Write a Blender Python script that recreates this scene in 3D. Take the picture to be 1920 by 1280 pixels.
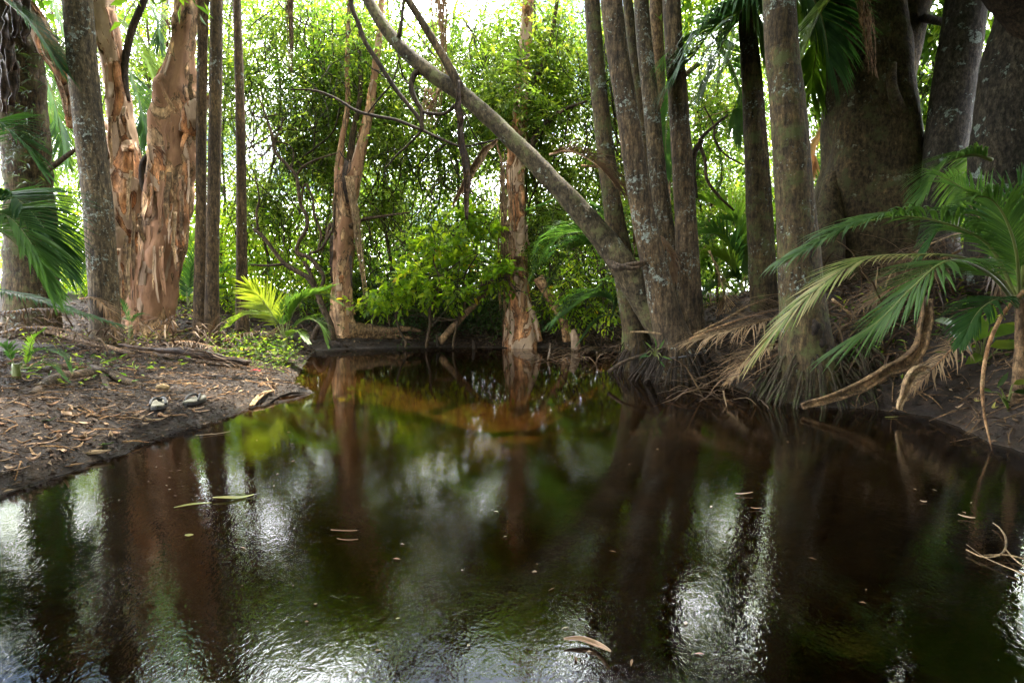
import bpy, math, random
import numpy as np
from mathutils import Vector, noise as mnoise

for o in list(bpy.data.objects):
    bpy.data.objects.remove(o, do_unlink=True)
SC = bpy.context.scene
COL = SC.collection
rad = math.radians

# ------------------------------------------------------------ camera, sky, sun
F_PX = 1066.0                     # focal length in pixels of a 1920 px wide frame
CAM_Z = 0.8
PITCH = math.atan(80.0 / F_PX)    # looking slightly down
cam_data = bpy.data.cameras.new('camera')
cam_data.sensor_width = 36.0
cam_data.lens = 36.0 * F_PX / 1920.0
cam_data.clip_start = 0.02
cam_data.clip_end = 3000.0
cam = bpy.data.objects.new('camera', cam_data)
COL.objects.link(cam)
cam.location = (0, 0, CAM_Z)
cam.rotation_euler = (math.pi / 2 - PITCH, 0, 0)
SC.camera = cam

SUN_EL, SUN_AZ = 65.0, 18.0       # azimuth measured clockwise (to the right) from straight ahead (+Y)
world = bpy.data.worlds.new('World')
SC.world = world
world.use_nodes = True
nt = world.node_tree
nt.nodes.clear()
w_out = nt.nodes.new('ShaderNodeOutputWorld')
w_bg = nt.nodes.new('ShaderNodeBackground')
w_sky = nt.nodes.new('ShaderNodeTexSky')
w_sky.sky_type = 'NISHITA'
w_sky.sun_disc = False
w_sky.sun_elevation = rad(SUN_EL)
w_sky.sun_rotation = rad(SUN_AZ)
w_sky.dust_density = 2.0
w_geo = nt.nodes.new('ShaderNodeTexCoord')
w_map = nt.nodes.new('ShaderNodeMapping'); w_map.inputs['Scale'].default_value = (1.0, 1.0, 2.2)
w_noise = nt.nodes.new('ShaderNodeTexNoise'); w_noise.inputs['Scale'].default_value = 3.2
w_noise.inputs['Detail'].default_value = 6.0
w_ramp = nt.nodes.new('ShaderNodeValToRGB')
w_ramp.color_ramp.elements[0].position = 0.40; w_ramp.color_ramp.elements[0].color = (0, 0, 0, 1)
w_ramp.color_ramp.elements[1].position = 0.56; w_ramp.color_ramp.elements[1].color = (1, 1, 1, 1)
w_mix = nt.nodes.new('ShaderNodeMix'); w_mix.data_type = 'RGBA'
w_mix.inputs[7].default_value = (46.0, 46.8, 49.0, 1)       # sunlit cloud
nt.links.new(w_geo.outputs['Generated'], w_map.inputs[0])
nt.links.new(w_map.outputs[0], w_noise.inputs['Vector'])
nt.links.new(w_noise.outputs['Fac'], w_ramp.inputs[0])
nt.links.new(w_ramp.outputs[0], w_mix.inputs[0])
nt.links.new(w_sky.outputs[0], w_mix.inputs[6])
nt.links.new(w_mix.outputs[2], w_bg.inputs[0])
w_bg.inputs[1].default_value = 0.13
nt.links.new(w_bg.outputs[0], w_out.inputs[0])

sun_d = bpy.data.lights.new('sun', 'SUN')
sun_d.energy = 5.0; sun_d.angle = rad(0.6); sun_d.color = (1.0, 0.94, 0.82)
sun = bpy.data.objects.new('sun', sun_d); COL.objects.link(sun)
_se, _sa = rad(SUN_EL), rad(SUN_AZ)
sun_vec = Vector((math.sin(_sa) * math.cos(_se), math.cos(_sa) * math.cos(_se), math.sin(_se)))
sun.rotation_euler = sun_vec.to_track_quat('Z', 'Y').to_euler()
sun.location = (6, 10, 14)

SC.view_settings.view_transform = 'Standard'
SC.view_settings.look = 'None'
SC.view_settings.exposure = 2.34
SC.view_settings.gamma = 1.0
SC.view_settings.use_curve_mapping = False
try:
    SC.cycles.max_bounces = 8; SC.cycles.transparent_max_bounces = 12
    SC.cycles.diffuse_bounces = 4; SC.cycles.transmission_bounces = 6
except Exception:
    pass

# ------------------------------------------------------------ placement helpers
_cp, _sp = math.cos(PITCH), math.sin(PITCH)
def ray(px, py):
    u = (px - 960.0) / F_PX; v = -(py - 640.0) / F_PX
    return Vector((u, _cp + v * _sp, -_sp + v * _cp))
def P(px, py, d):                 # the point d metres ahead seen at that pixel
    r = ray(px, py); k = d / r.y
    return Vector((r.x * k, d, CAM_Z + r.z * k))
def G(px, py, z=0.0):             # the point at height z seen at that pixel
    r = ray(px, py); k = (z - CAM_Z) / r.z
    return Vector((r.x * k, r.y * k, z))
def mpp(d): return d / F_PX       # metres per photo pixel at distance d

def tag(o, label=None, cat=None, group=None, kind=None):
    if label: o['label'] = label
    if cat: o['category'] = cat
    if group: o['group'] = group
    if kind: o['kind'] = kind
    return o
def thing(name, label, cat, loc, group=None):
    o = bpy.data.objects.new(name, None); COL.objects.link(o)
    o.location = loc; o.empty_display_size = 0.1
    return tag(o, label, cat, group)

def origin_of(parent):
    v = Vector((0, 0, 0))
    while parent is not None:
        v += Vector(parent.location); parent = parent.parent
    return v

def smoothstep(a, b, x):
    t = np.clip((x - a) / (b - a), 0, 1); return t * t * (3 - 2 * t)

# ------------------------------------------------------------ mesh builder
class MB:
    def __init__(s): s.v = []; s.f = []; s.r = []
    def add(s, verts, faces, rnd=0.5):
        n = len(s.v)
        s.v.extend([tuple(v) for v in verts])
        s.f.extend([tuple(i + n for i in f) for f in faces])
        s.r.extend([rnd] * len(verts))
    def mesh(s, name, smooth=True, off=Vector((0, 0, 0))):
        me = bpy.data.meshes.new(name)
        if off.length > 0: vv = [(x - off.x, y - off.y, z - off.z) for x, y, z in s.v]
        else: vv = s.v
        me.from_pydata(vv, [], s.f)
        a = me.attributes.new('rnd', 'FLOAT', 'POINT'); a.data.foreach_set('value', s.r)
        if smooth: me.polygons.foreach_set('use_smooth', [True] * len(me.polygons))
        me.update()
        return me
    def build(s, name, mat, parent=None, smooth=True, loc=None):
        off = origin_of(parent)
        if loc is not None: off = off + Vector(loc)
        me = s.mesh(name, smooth, off)
        me.materials.append(mat)
        o = bpy.data.objects.new(name, me); COL.objects.link(o)
        if parent is not None: o.parent = parent
        if loc is not None: o.location = loc
        return o

def np_mesh(name, V, Fq, k, rnd, mat, parent=None, off=None, loc=None):
    """V (n,3), Fq (m,k) faces of k corners"""
    me = bpy.data.meshes.new(name)
    o3 = origin_of(parent)
    if loc is not None: o3 = o3 + Vector(loc)
    V = V - np.array(o3)
    me.vertices.add(len(V)); me.vertices.foreach_set('co', V.astype(np.float32).ravel())
    m = len(Fq)
    me.loops.add(m * k); me.loops.foreach_set('vertex_index', Fq.astype(np.int32).ravel())
    me.polygons.add(m)
    me.polygons.foreach_set('loop_start', np.arange(0, m * k, k, dtype=np.int32))
    me.polygons.foreach_set('loop_total', np.full(m, k, dtype=np.int32))
    me.update(calc_edges=True)
    a = me.attributes.new('rnd', 'FLOAT', 'POINT'); a.data.foreach_set('value', rnd.astype(np.float32))
    me.materials.append(mat)
    o = bpy.data.objects.new(name, me); COL.objects.link(o)
    if parent is not None: o.parent = parent
    if loc is not None: o.location = loc
    return o

def norm(a): return a / np.maximum(np.linalg.norm(a, axis=1, keepdims=True), 1e-9)

def leaves_geo(pos, dr, nr, L, W, rnd, hexa=False):
    dr = norm(dr); sd = norm(np.cross(dr, nr)); up = norm(np.cross(sd, dr))
    L = L[:, None]; W = W[:, None]; n = len(pos)
    if not hexa:
        b = pos; t = pos + dr * L - up * L * 0.12
        l = pos + dr * L * .45 + sd * W * .5 + up * W * .15
        r = pos + dr * L * .45 - sd * W * .5 + up * W * .15
        V = np.stack([b, l, t, r], 1).reshape(-1, 3)
        i = np.arange(n)[:, None] * 4
        F = np.concatenate([i + np.array([[0, 1, 2]]), i + np.array([[0, 2, 3]])], 0)
        return V, F, np.repeat(rnd, 4)
    b = pos; t = pos + dr * L - up * L * 0.22; c = pos + dr * L * .5 - up * L * .03
    l1 = pos + dr * L * .25 + sd * W * .42 + up * W * .15; r1 = pos + dr * L * .25 - sd * W * .42 + up * W * .15
    l2 = pos + dr * L * .65 + sd * W * .42 + up * W * .08 - up * L * .07; r2 = pos + dr * L * .65 - sd * W * .42 + up * W * .08 - up * L * .07
    V = np.stack([b, l1, l2, t, r2, r1, c], 1).reshape(-1, 3)
    i = np.arange(n)[:, None] * 7
    F = np.concatenate([i + np.array([[a, bb, 6]]) for a, bb in ((0, 1), (1, 2), (2, 3), (3, 4), (4, 5), (5, 0))], 0)
    return V, F, np.repeat(rnd, 7)

def twigs(rng, cen, rad_, ntw, nleaf, tlen, L, aspect, droop=0.25, hexa=False, dark=0.0):
    """leafy twigs inside a set of blobs: cen (k,3), rad_ (k,3)"""
    k = len(cen)
    wts = np.prod(rad_, axis=1) ** (2 / 3.); wts /= wts.sum()
    idx = rng.choice(k, ntw, p=wts)
    u = norm(rng.normal(size=(ntw, 3))); rr = rng.random((ntw, 1)) ** 0.45
    o = cen[idx] + u * rr * rad_[idx]
    d = norm(u * 0.7 + rng.normal(size=(ntw, 3)) * 0.6 + np.array([0, 0, -droop]))
    tl = tlen * (0.6 + 0.8 * rng.random((ntw, 1)))
    pr = rng.random(ntw)
    pos, dr, nr, rn = [], [], [], []
    for j in range(nleaf):
        s = (j + 0.5) / nleaf
        p = o + d * tl * s + np.array([0, 0, -1]) * tl * 0.25 * s * s
        sd = norm(np.cross(d, rng.normal(size=(ntw, 3)) * .5 + np.array([0, 0, 1])))
        sgn = 1 if j % 2 else -1
        q = norm(d * (0.35 + 0.5 * s) + sd * sgn * 0.9 + rng.normal(size=(ntw, 3)) * 0.3 + np.array([0, 0, -droop]))
        pos.append(p); dr.append(q); nr.append(norm(np.array([0, 0, 1.0]) + rng.normal(size=(ntw, 3)) * 0.55))
        rn.append(np.clip(pr * 0.7 + rng.random(ntw) * 0.3, 0, 1))
    pos = np.concatenate(pos); dr = np.concatenate(dr); nr = np.concatenate(nr); rn = np.concatenate(rn)
    LL = L * (0.65 + 0.7 * rng.random(len(pos)))
    return leaves_geo(pos, dr, nr, LL, LL * aspect, rn, hexa), (o, d, tl)

def cat(parts):
    V, F, R, n = [], [], [], 0
    for v, f, r in parts:
        V.append(v); F.append(f + n); R.append(r); n += len(v)
    return np.concatenate(V), np.concatenate(F), np.concatenate(R)

def catmull(pts, n):
    pts = [Vector(p) for p in pts]
    if len(pts) == 2: return [pts[0].lerp(pts[1], i / (n - 1)) for i in range(n)]
    P_ = [pts[0] * 2 - pts[1]] + pts + [pts[-1] * 2 - pts[-2]]
    seg = [(pts[i + 1] - pts[i]).length for i in range(len(pts) - 1)]
    tot = sum(seg); out = []
    cum = [0]
    for s in seg: cum.append(cum[-1] + s)
    for i in range(n):
        x = tot * i / (n - 1); j = 0
        while j < len(seg) - 1 and x > cum[j + 1]: j += 1
        t = (x - cum[j]) / max(seg[j], 1e-9)
        a, b, c, d = P_[j], P_[j + 1], P_[j + 2], P_[j + 3]
        out.append(0.5 * ((2 * b) + (c - a) * t + (2 * a - 5 * b + 4 * c - d) * t * t + (3 * b - a - 3 * c + d) * t ** 3))
    return out
def lerp_list(vals, n):
    m = len(vals) - 1
    out = []
    for i in range(n):
        x = m * i / (n - 1); j = min(int(x), m - 1)
        out.append(vals[j] * (1 - (x - j)) + vals[j + 1] * (x - j))
    return out
def radii_along(pts, rs, n):      # radii given at the control points, resampled by length
    seg = [(Vector(pts[i + 1]) - Vector(pts[i])).length for i in range(len(pts) - 1)]
    cum = [0]
    for s in seg: cum.append(cum[-1] + s)
    return list(np.interp(np.linspace(0, cum[-1], n), cum, rs))

def tube(mb, pts, rs, sides=10, n=None, rough=0.0, freq=3.0, rings=0.0, flute=0.0, cap=True, seed=0, rnd=0.5, flat=1.0):
    ctrl = [Vector(p) for p in pts]
    if n is None: n = max(4, len(pts) * 4)
    r_ = radii_along(ctrl, rs, n); c = catmull(ctrl, n)
    V = []; side = None
    length = sum((c[i + 1] - c[i]).length for i in range(n - 1)); s = 0.0
    for i in range(n):
        T = (c[min(i + 1, n - 1)] - c[max(i - 1, 0)]).normalized()
        if side is None:
            side = T.cross(Vector((0, 1, 0.03)));
            if side.length < .1: side = T.cross(Vector((1, 0, 0)))
        side = (side - T * side.dot(T)).normalized(); bi = T.cross(side)
        if i: s += (c[i] - c[i - 1]).length
        for k in range(sides):
            a = 2 * math.pi * k / sides
            dv = side * math.cos(a) + bi * math.sin(a) * flat
            r = r_[i]
            if rough:
                q = (c[i] + dv * r)
                r *= 1 + rough * (mnoise.noise(q * freq + Vector((seed, 0, 0))) + .5 * mnoise.noise(q * freq * 3.1 + Vector((0, seed, 0))))
            if rings: r *= 1 + rings * (math.sin(s / 0.075 * 6.28 + 1.5 * mnoise.noise(Vector((s * 2, seed, a * .2)))))
            if flute: r *= 1 + flute * math.sin(a * 5 + seed + 1.2 * math.sin(s * 1.3))
            V.append(c[i] + dv * r)
    Fc = []
    for i in range(n - 1):
        for k in range(sides):
            k2 = (k + 1) % sides
            Fc.append((i * sides + k, i * sides + k2, (i + 1) * sides + k2, (i + 1) * sides + k))
    if cap:
        Fc.append(tuple(range(sides - 1, -1, -1))); Fc.append(tuple((n - 1) * sides + k for k in range(sides)))
    mb.add(V, Fc, rnd)
    return c, r_

def strip(mb, pts, widths, curl=0.6, thick=0.006, across=7, n=14, up=Vector((0, 0, 1)), rnd=0.5, wav=0.0, seed=0, twist=0.0):
    """long curled sheet with real thickness (dead sheaths, bark)"""
    c = catmull([Vector(p) for p in pts], n); ws = lerp_list(widths, n)
    V = []
    for layer in (0, 1):
        for i in range(n):
            T = (c[min(i + 1, n - 1)] - c[max(i - 1, 0)]).normalized()
            S = T.cross(up).normalized(); U = S.cross(T)
            w = ws[i]
            tw = twist * i / n
            S2 = S * math.cos(tw) + U * math.sin(tw); U2 = U * math.cos(tw) - S * math.sin(tw)
            for k in range(across):
                x = (k / (across - 1) - .5)
                a = x * 2 * curl * 1.6
                R = w / max(2 * curl * 1.6, .01)
                p = c[i] + S2 * (R * math.sin(a)) + U2 * (R * (1 - math.cos(a)))
                if wav: p += U2 * wav * mnoise.noise(p * 9 + Vector((seed, 0, 0))) + S2 * wav * mnoise.noise(p * 7 + Vector((0, seed, 3)))
                nrm = (-S2 * math.sin(a) + U2 * math.cos(a))
                V.append(p - nrm * thick * layer)
    F_ = []; m = n * across
    for i in range(n - 1):
        for k in range(across - 1):
            a = i * across + k
            F_.append((a, a + 1, a + across + 1, a + across))
            F_.append((m + a, m + a + across, m + a + across + 1, m + a + 1))
    for i in range(n - 1):
        for k in (0, across - 1):
            a = i * across + k; q = (a, a + across, m + a + across, m + a)
            F_.append(q if k == 0 else q[::-1])
    for k in range(across - 1):
        F_.append((k, m + k, m + k + 1, k + 1)); a = (n - 1) * across + k; F_.append((a, a + 1, m + a + 1, m + a))
    mb.add(V, F_, rnd)

# ------------------------------------------------------------ palm fronds
def leaflet_geo(p, d, up, L, W, droop, segs, rnd, rng, three=False, kink=0.0):
    V = []; F_ = []
    d = d.normalized(); q = Vector(p); col = 3 if three else 2
    wd = d.cross(up)
    if wd.length < .05: wd = Vector((1, 0, 0))
    wd.normalize()
    for k in range(segs + 1):
        s = k / segs
        w = W * (0.35 + 2.2 * s if s < .3 else (1.01 * (1 - ((s - .3) / .7) ** 1.7))) * .5
        w = max(w, W * .02)
        wdv = (wd - d * wd.dot(d)).normalized()
        nv = wdv.cross(d)
        if three: V += [q - wdv * w, q + nv * w * .5, q + wdv * w]
        else: V += [q - wdv * w, q + wdv * w]
        q = q + d * (L / segs)
        d = (d + Vector((0, 0, -droop * (0.4 + s))) + Vector((rng.uniform(-1, 1), rng.uniform(-1, 1), rng.uniform(-1, 1))) * kink).normalized()
    for k in range(segs):
        for j in range(col - 1):
            a = k * col + j; F_.append((a, a + 1, a + col + 1, a + col))
    return V, F_

def frond(pts, L, n, W, name='frond', mat=None, parent=None, droop=0.25, segs=4, ang=50, seed=1, r0=0.012, start=0.12,
          separate=False, three=False, lift=0.25, rach_mat=None, ragged=0.0, updir=None, kink=0.03, rv=(0.0, 1.0), miss=0.0, both=True, top=False, tipk=0.35):
    rng = random.Random(seed)
    c = catmull([Vector(p) for p in pts], n * 2 + 6); m = len(c)
    rb = MB()
    tube(rb, pts, [r0, r0 * .75, r0 * .5, r0 * .2][:4] if len(pts) == 4 else list(np.linspace(r0, r0 * .2, len(pts))), 6, m // 2 + 2)
    rn = rng.uniform(*rv)
    if separate:
        fo = rb.build(name, rach_mat or mat, parent)
    lb = rb if (not separate and (rach_mat is None or rach_mat == mat)) else MB()
    i0 = int(start * m)
    for i in range(i0, m):
        t = (i - i0) / (m - 1 - i0)
        T = (c[min(i + 1, m - 1)] - c[max(i - 1, 0)]).normalized()
        U = updir.copy() if updir is not None else Vector((0, 0, 1))
        U = U - T * U.dot(T)
        if U.length < .15: U = Vector((0, -1, 0.2)); U = U - T * U.dot(T)
        U.normalize(); S = T.cross(U)
        env = (0.45 + 2.2 * t if t < .25 else 1.0 - max(0, (t - .45)) / .55 * (1 - tipk)) * L
        for sg in ((-1, 1) if both else (1,)):
            if rng.random() < miss: continue
            a = rad(ang * (1 - 0.75 * t ** 1.5) + rng.uniform(-6, 6))
            d = S * sg * math.sin(a) + T * math.cos(a) + U * lift
            ln = env * rng.uniform(.88, 1.08) * (1 - ragged * rng.random())
            v, f = leaflet_geo(c[i], d, U, ln, W * rng.uniform(.8, 1.15), droop * rng.uniform(.7, 1.3), segs, 0, rng, three, kink)
            rr = min(1, max(0, rn + rng.uniform(-.2, .2)))
            if separate:
                q = MB(); q.add(v, f, rr); q.build('leaflet', mat, fo)
            else: lb.add(v, f, rr)
    if separate: return fo
    o = lb.build(name, mat, parent)
    if lb is not rb:
        r = rb.build('rachis', rach_mat, o)
    return o

# ------------------------------------------------------------ materials
def new_mat(name):
    m = bpy.data.materials.new(name); m.use_nodes = True
    m.node_tree.nodes.clear()
    return m, m.node_tree
def N(t, typ, **kw):
    n = t.nodes.new(typ)
    for k, v in kw.items():
        if k in n.inputs: n.inputs[k].default_value = v
        else: setattr(n, k, v)
    return n
def ramp(t, src, stops, interp='LINEAR'):
    r = t.nodes.new('ShaderNodeValToRGB'); r.color_ramp.interpolation = interp
    while len(r.color_ramp.elements) < len(stops): r.color_ramp.elements.new(0.5)
    for e, (p, c) in zip(r.color_ramp.elements, stops):
        e.position = p; e.color = (c[0], c[1], c[2], 1) if len(c) == 3 else c
    t.links.new(src, r.inputs[0]); return r.outputs[0]
def noise_n(t, vec, scale, detail=6.0, rough=0.6, dist=0.0, mapscale=None):
    if mapscale:
        mp = t.nodes.new('ShaderNodeMapping'); mp.inputs['Scale'].default_value = mapscale
        t.links.new(vec, mp.inputs[0]); vec = mp.outputs[0]
    n = t.nodes.new('ShaderNodeTexNoise'); n.inputs['Scale'].default_value = scale
    n.inputs['Detail'].default_value = detail; n.inputs['Roughness'].default_value = rough; n.inputs['Distortion'].default_value = dist
    t.links.new(vec, n.inputs['Vector']); return n.outputs['Fac']
def mixc(t, fac, a, b, mode='MIX'):
    m = t.nodes.new('ShaderNodeMix'); m.data_type = 'RGBA'; m.blend_type = mode
    for s, i in ((fac, 0), (a, 6), (b, 7)):
        if isinstance(s, (float, int)): m.inputs[i].default_value = s
        elif isinstance(s, tuple): m.inputs[i].default_value = (*s[:3], 1)
        else: t.links.new(s, m.inputs[i])
    return m.outputs[2]
def math_n(t, op, a, b=0.0):
    m = t.nodes.new('ShaderNodeMath'); m.operation = op
    for s, i in ((a, 0), (b, 1)):
        if isinstance(s, (float, int)): m.inputs[i].default_value = s
        else: t.links.new(s, m.inputs[i])
    return m.outputs[0]
def finish(t, col, rough=0.8, height=None, bump=0.5, dist=0.02, spec=0.3, trans=None, tcol=None):
    b = t.nodes.new('ShaderNodeBsdfPrincipled')
    if isinstance(col, tuple): b.inputs['Base Color'].default_value = (*col[:3], 1)
    else: t.links.new(col, b.inputs['Base Color'])
    if isinstance(rough, float): b.inputs['Roughness'].default_value = rough
    else: t.links.new(rough, b.inputs['Roughness'])
    b.inputs['Specular IOR Level'].default_value = spec
    if height is not None:
        bp = t.nodes.new('ShaderNodeBump'); bp.inputs['Strength'].default_value = bump; bp.inputs['Distance'].default_value = dist
        t.links.new(height, bp.inputs['Height']); t.links.new(bp.outputs[0], b.inputs['Normal'])
    o = t.nodes.new('ShaderNodeOutputMaterial')
    if trans:
        tr = t.nodes.new('ShaderNodeBsdfTranslucent')
        t.links.new(tcol, tr.inputs[0])
        mx = t.nodes.new('ShaderNodeMixShader'); mx.inputs[0].default_value = trans
        t.links.new(b.outputs[0], mx.inputs[1]); t.links.new(tr.outputs[0], mx.inputs[2]); t.links.new(mx.outputs[0], o.inputs[0])
    else: t.links.new(b.outputs[0], o.inputs[0])

def leaf_mat(name, stops, tmul=(2.3, 2.2, 1.0), trans=0.45, rough=0.42, spec=0.25):
    m, t = new_mat(name)
    a = N(t, 'ShaderNodeAttribute', attribute_name='rnd')
    c = ramp(t, a.outputs['Fac'], stops)
    tc = N(t, 'ShaderNodeTexCoord')
    nz = noise_n(t, tc.outputs['Object'], 9.0, 2.0)
    c = mixc(t, 0.5, c, ramp(t, nz, [(0.3, (.55, .55, .55)), (0.7, (1.35, 1.3, 1.1))]), 'MULTIPLY')
    tcol = mixc(t, 1.0, c, tmul, 'MULTIPLY')
    finish(t, c, rough, None, trans=trans, tcol=tcol, spec=spec)
    return m

def bark(name, base, dark, light, lichen=None, lscale=9.0, rings=True, peel=None, fiss=1.0, moss=None, stretch=(1, 1, .18), lth=.16, bump=.7, rough=.85):
    m, t = new_mat(name)
    tc = N(t, 'ShaderNodeTexCoord'); ob = tc.outputs['Object']
    n1 = noise_n(t, ob, 28.0 * fiss, 8.0, .65, 0.4, stretch)
    n2 = noise_n(t, ob, 3.0, 4.0)
    c = ramp(t, n1, [(.30, dark), (.48, base), (.68, light)])
    c = mixc(t, .7, c, ramp(t, n2, [(.32, (.42, .41, .42)), (.5, (1, 1, 1)), (.68, (1.75, 1.65, 1.5))]), 'MULTIPLY')
    c = mixc(t, 1.0, c, (1.08, .97, .78), 'MULTIPLY')
    h = n1
    n9 = noise_n(t, ob, 42.0 * fiss, 5.0, .8, 0.2, (1, 1, .4))
    c = mixc(t, .92, c, ramp(t, n9, [(.36, (.28, .27, .26)), (.5, (1, 1, 1)), (.64, (2.1, 2.0, 1.9))]), 'MULTIPLY')
    h = math_n(t, 'ADD', h, math_n(t, 'MULTIPLY', n9, .45))
    if peel:
        np_ = noise_n(t, ob, 3.0, 9.0, .58, 1.4, (1, 1, .4))
        pm = ramp(t, np_, [(.485, (0, 0, 0)), (.50, (1, 1, 1))]); edge = ramp(t, np_, [(.455, (1, 1, 1)), (.482, (.22, .2, .2)), (.50, (1.25, 1.25, 1.2)), (.53, (1, 1, 1))])
        pc = ramp(t, n1, [(.30, tuple(x * .5 for x in peel)), (.48, peel), (.68, tuple(min(1, x * 1.35) for x in peel))])
        c = mixc(t, pm, c, pc); c = mixc(t, 1.0, c, edge, 'MULTIPLY')
        h = math_n(t, 'ADD', h, math_n(t, 'MULTIPLY', pm, 1.6))
    if rings:
        w = N(t, 'ShaderNodeTexWave', Scale=2.2, Distortion=2.2, Detail=2.0); w.bands_direction = 'Z'
        w.inputs['Detail Scale'].default_value = 1.5
        t.links.new(ob, w.inputs[0])
        wr = ramp(t, w.outputs['Fac'], [(0.0, (0, 0, 0)), (.12, (1, 1, 1))])
        c = mixc(t, .32, c, mixc(t, wr, (.45, .42, .4), (1., 1., 1.)), 'MULTIPLY')
        h = math_n(t, 'ADD', h, math_n(t, 'MULTIPLY', wr, .12))
    if lichen:
        v = N(t, 'ShaderNodeTexNoise', Scale=lscale, Detail=5.0, Roughness=.75); t.links.new(ob, v.inputs['Vector'])
        v2 = noise_n(t, ob, 2.6, 3.0, .6, .6)
        lf = math_n(t, 'ADD', v.outputs['Fac'], math_n(t, 'MULTIPLY', math_n(t, 'SUBTRACT', v2, .30), .75))
        lm = ramp(t, lf, [(.80 - lth, (0, 0, 0)), (.84 - lth, (1, 1, 1))])
        v3 = N(t, 'ShaderNodeTexVoronoi', Scale=60.0); t.links.new(ob, v3.inputs['Vector'])
        lc = mixc(t, ramp(t, v3.outputs['Distance'], [(0.1, (0, 0, 0)), (.6, (1, 1, 1))]), lichen, tuple(x * .55 for x in lichen))
        c = mixc(t, lm, c, lc)
    if moss:
        n4 = noise_n(t, ob, 6.0, 8.0, .75)
        c = mixc(t, ramp(t, n4, [(.50, (0, 0, 0)), (.62, (1, 1, 1))]), c, moss)
    finish(t, c, rough, h, bump, .025, .25)
    return m

M = {}
M['palm_bark'] = bark('palm_bark', (0.0403, 0.0295, 0.0180), (0.0086, 0.0061, 0.0040), (0.0900, 0.0720, 0.0490), lichen=(.26, .29, .25), lscale=30, lth=.035)
M['palm_bark_mossy'] = bark('palm_bark_mossy', (0.0374, 0.0274, 0.0144), (0.0086, 0.0061, 0.0036), (0.0792, 0.0619, 0.0346), lichen=(.24, .28, .24), lscale=34, lth=.01, moss=(.06, .065, .02))
M['palm_bark_pale'] = bark('palm_bark_pale', (0.0468, 0.0374, 0.0245), (0.0108, 0.0083, 0.0054), (0.1080, 0.0900, 0.0648), lichen=(.28, .31, .27), lscale=30, lth=.05)
M['palm_bark_red'] = bark('palm_bark_red', (0.0461, 0.0324, 0.0187), (0.0115, 0.0076, 0.0047), (0.0864, 0.0634, 0.0396), lichen=(.3, .32, .28), lscale=18, lth=-.02)
M['paperbark_rust'] = bark('paperbark_rust', (0.23, 0.115, 0.058), (0.11, 0.050, 0.026), (0.38, 0.235, 0.145), peel=(0.30, 0.205, 0.135), rings=False, fiss=.3, stretch=(1, 1, .25), bump=.6)
M['paperbark_pale'] = bark('paperbark_pale', (0.25, 0.17, 0.11), (0.10, 0.058, 0.034), (0.35, 0.26, 0.18), peel=(0.22, 0.115, 0.062), rings=False, fiss=.3, stretch=(1, 1, .3), bump=.55)
M['fig_bark'] = bark('fig_bark', (0.0360, 0.0274, 0.0151), (0.0108, 0.0079, 0.0047), (0.0684, 0.0522, 0.0306), lichen=(.2, .2, .14), lscale=9, lth=-.01, rings=False, fiss=.8, stretch=(1, 1, .8), moss=(.055, .055, .02))
M['lichen_bark'] = bark('lichen_bark', (0.0270, 0.0245, 0.0216), (0.0090, 0.0079, 0.0072), (0.0540, 0.0504, 0.0468), lichen=(.25, .30, .26), lscale=8, lth=.03, rings=False, fiss=1.0, stretch=(1, 1, .6))
M['leaning_bark'] = bark('leaning_bark', (0.0421, 0.0351, 0.0225), (0.0126, 0.0101, 0.0067), (0.0758, 0.0660, 0.0477), lichen=(.30, .34, .28), lscale=7, lth=.0, rings=False, fiss=.9, stretch=(.7, .7, .7), moss=(.09, .09, .035))
M['dark_bark'] = bark('dark_bark', (0.0216, 0.0162, 0.0115), (0.0072, 0.0054, 0.0040), (0.0432, 0.0342, 0.0252), rings=False, fiss=1.2)
M['branch_bark'] = bark('branch_bark', (0.0396, 0.0288, 0.0198), (0.0144, 0.0101, 0.0072), (0.0792, 0.0612, 0.0432), rings=False, fiss=1.3)
M['root'] = bark('root', (0.0216, 0.0162, 0.0108), (0.0072, 0.0050, 0.0032), (0.0468, 0.0360, 0.0252), rings=False, fiss=1.5, moss=(.04, .05, .015))
M['root_dark'] = bark('root_dark', (0.0126, 0.0090, 0.0065), (0.0043, 0.0032, 0.0007), (0.0324, 0.0234, 0.0162), rings=False, fiss=1.5)
M['dead_frond'] = bark('dead_frond', (0.1440, 0.0893, 0.0518), (0.0576, 0.0317, 0.0173), (0.2419, 0.1728, 0.1094), rings=False, fiss=1.0, stretch=(.5, .5, .5), bump=.3)
M['dead_pale'] = bark('dead_pale', (0.1958, 0.1440, 0.0950), (0.0979, 0.0634, 0.0403), (0.2880, 0.2304, 0.1613), rings=False, fiss=1.0, stretch=(.5, .5, .5), bump=.3)
M['sheath'] = bark('sheath', (0.0881, 0.0596, 0.0363), (0.0311, 0.0186, 0.0114), (0.1555, 0.1140, 0.0726), rings=False, fiss=1.0, stretch=(.6, .6, .6), bump=.5)
M['sheath_dark'] = bark('sheath_dark', (0.0285, 0.0181, 0.0130), (0.0104, 0.0068, 0.0052), (0.0622, 0.0415, 0.0285), rings=False, fiss=1.0, stretch=(.3, 1, 1), bump=.5, rough=.55)

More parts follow.
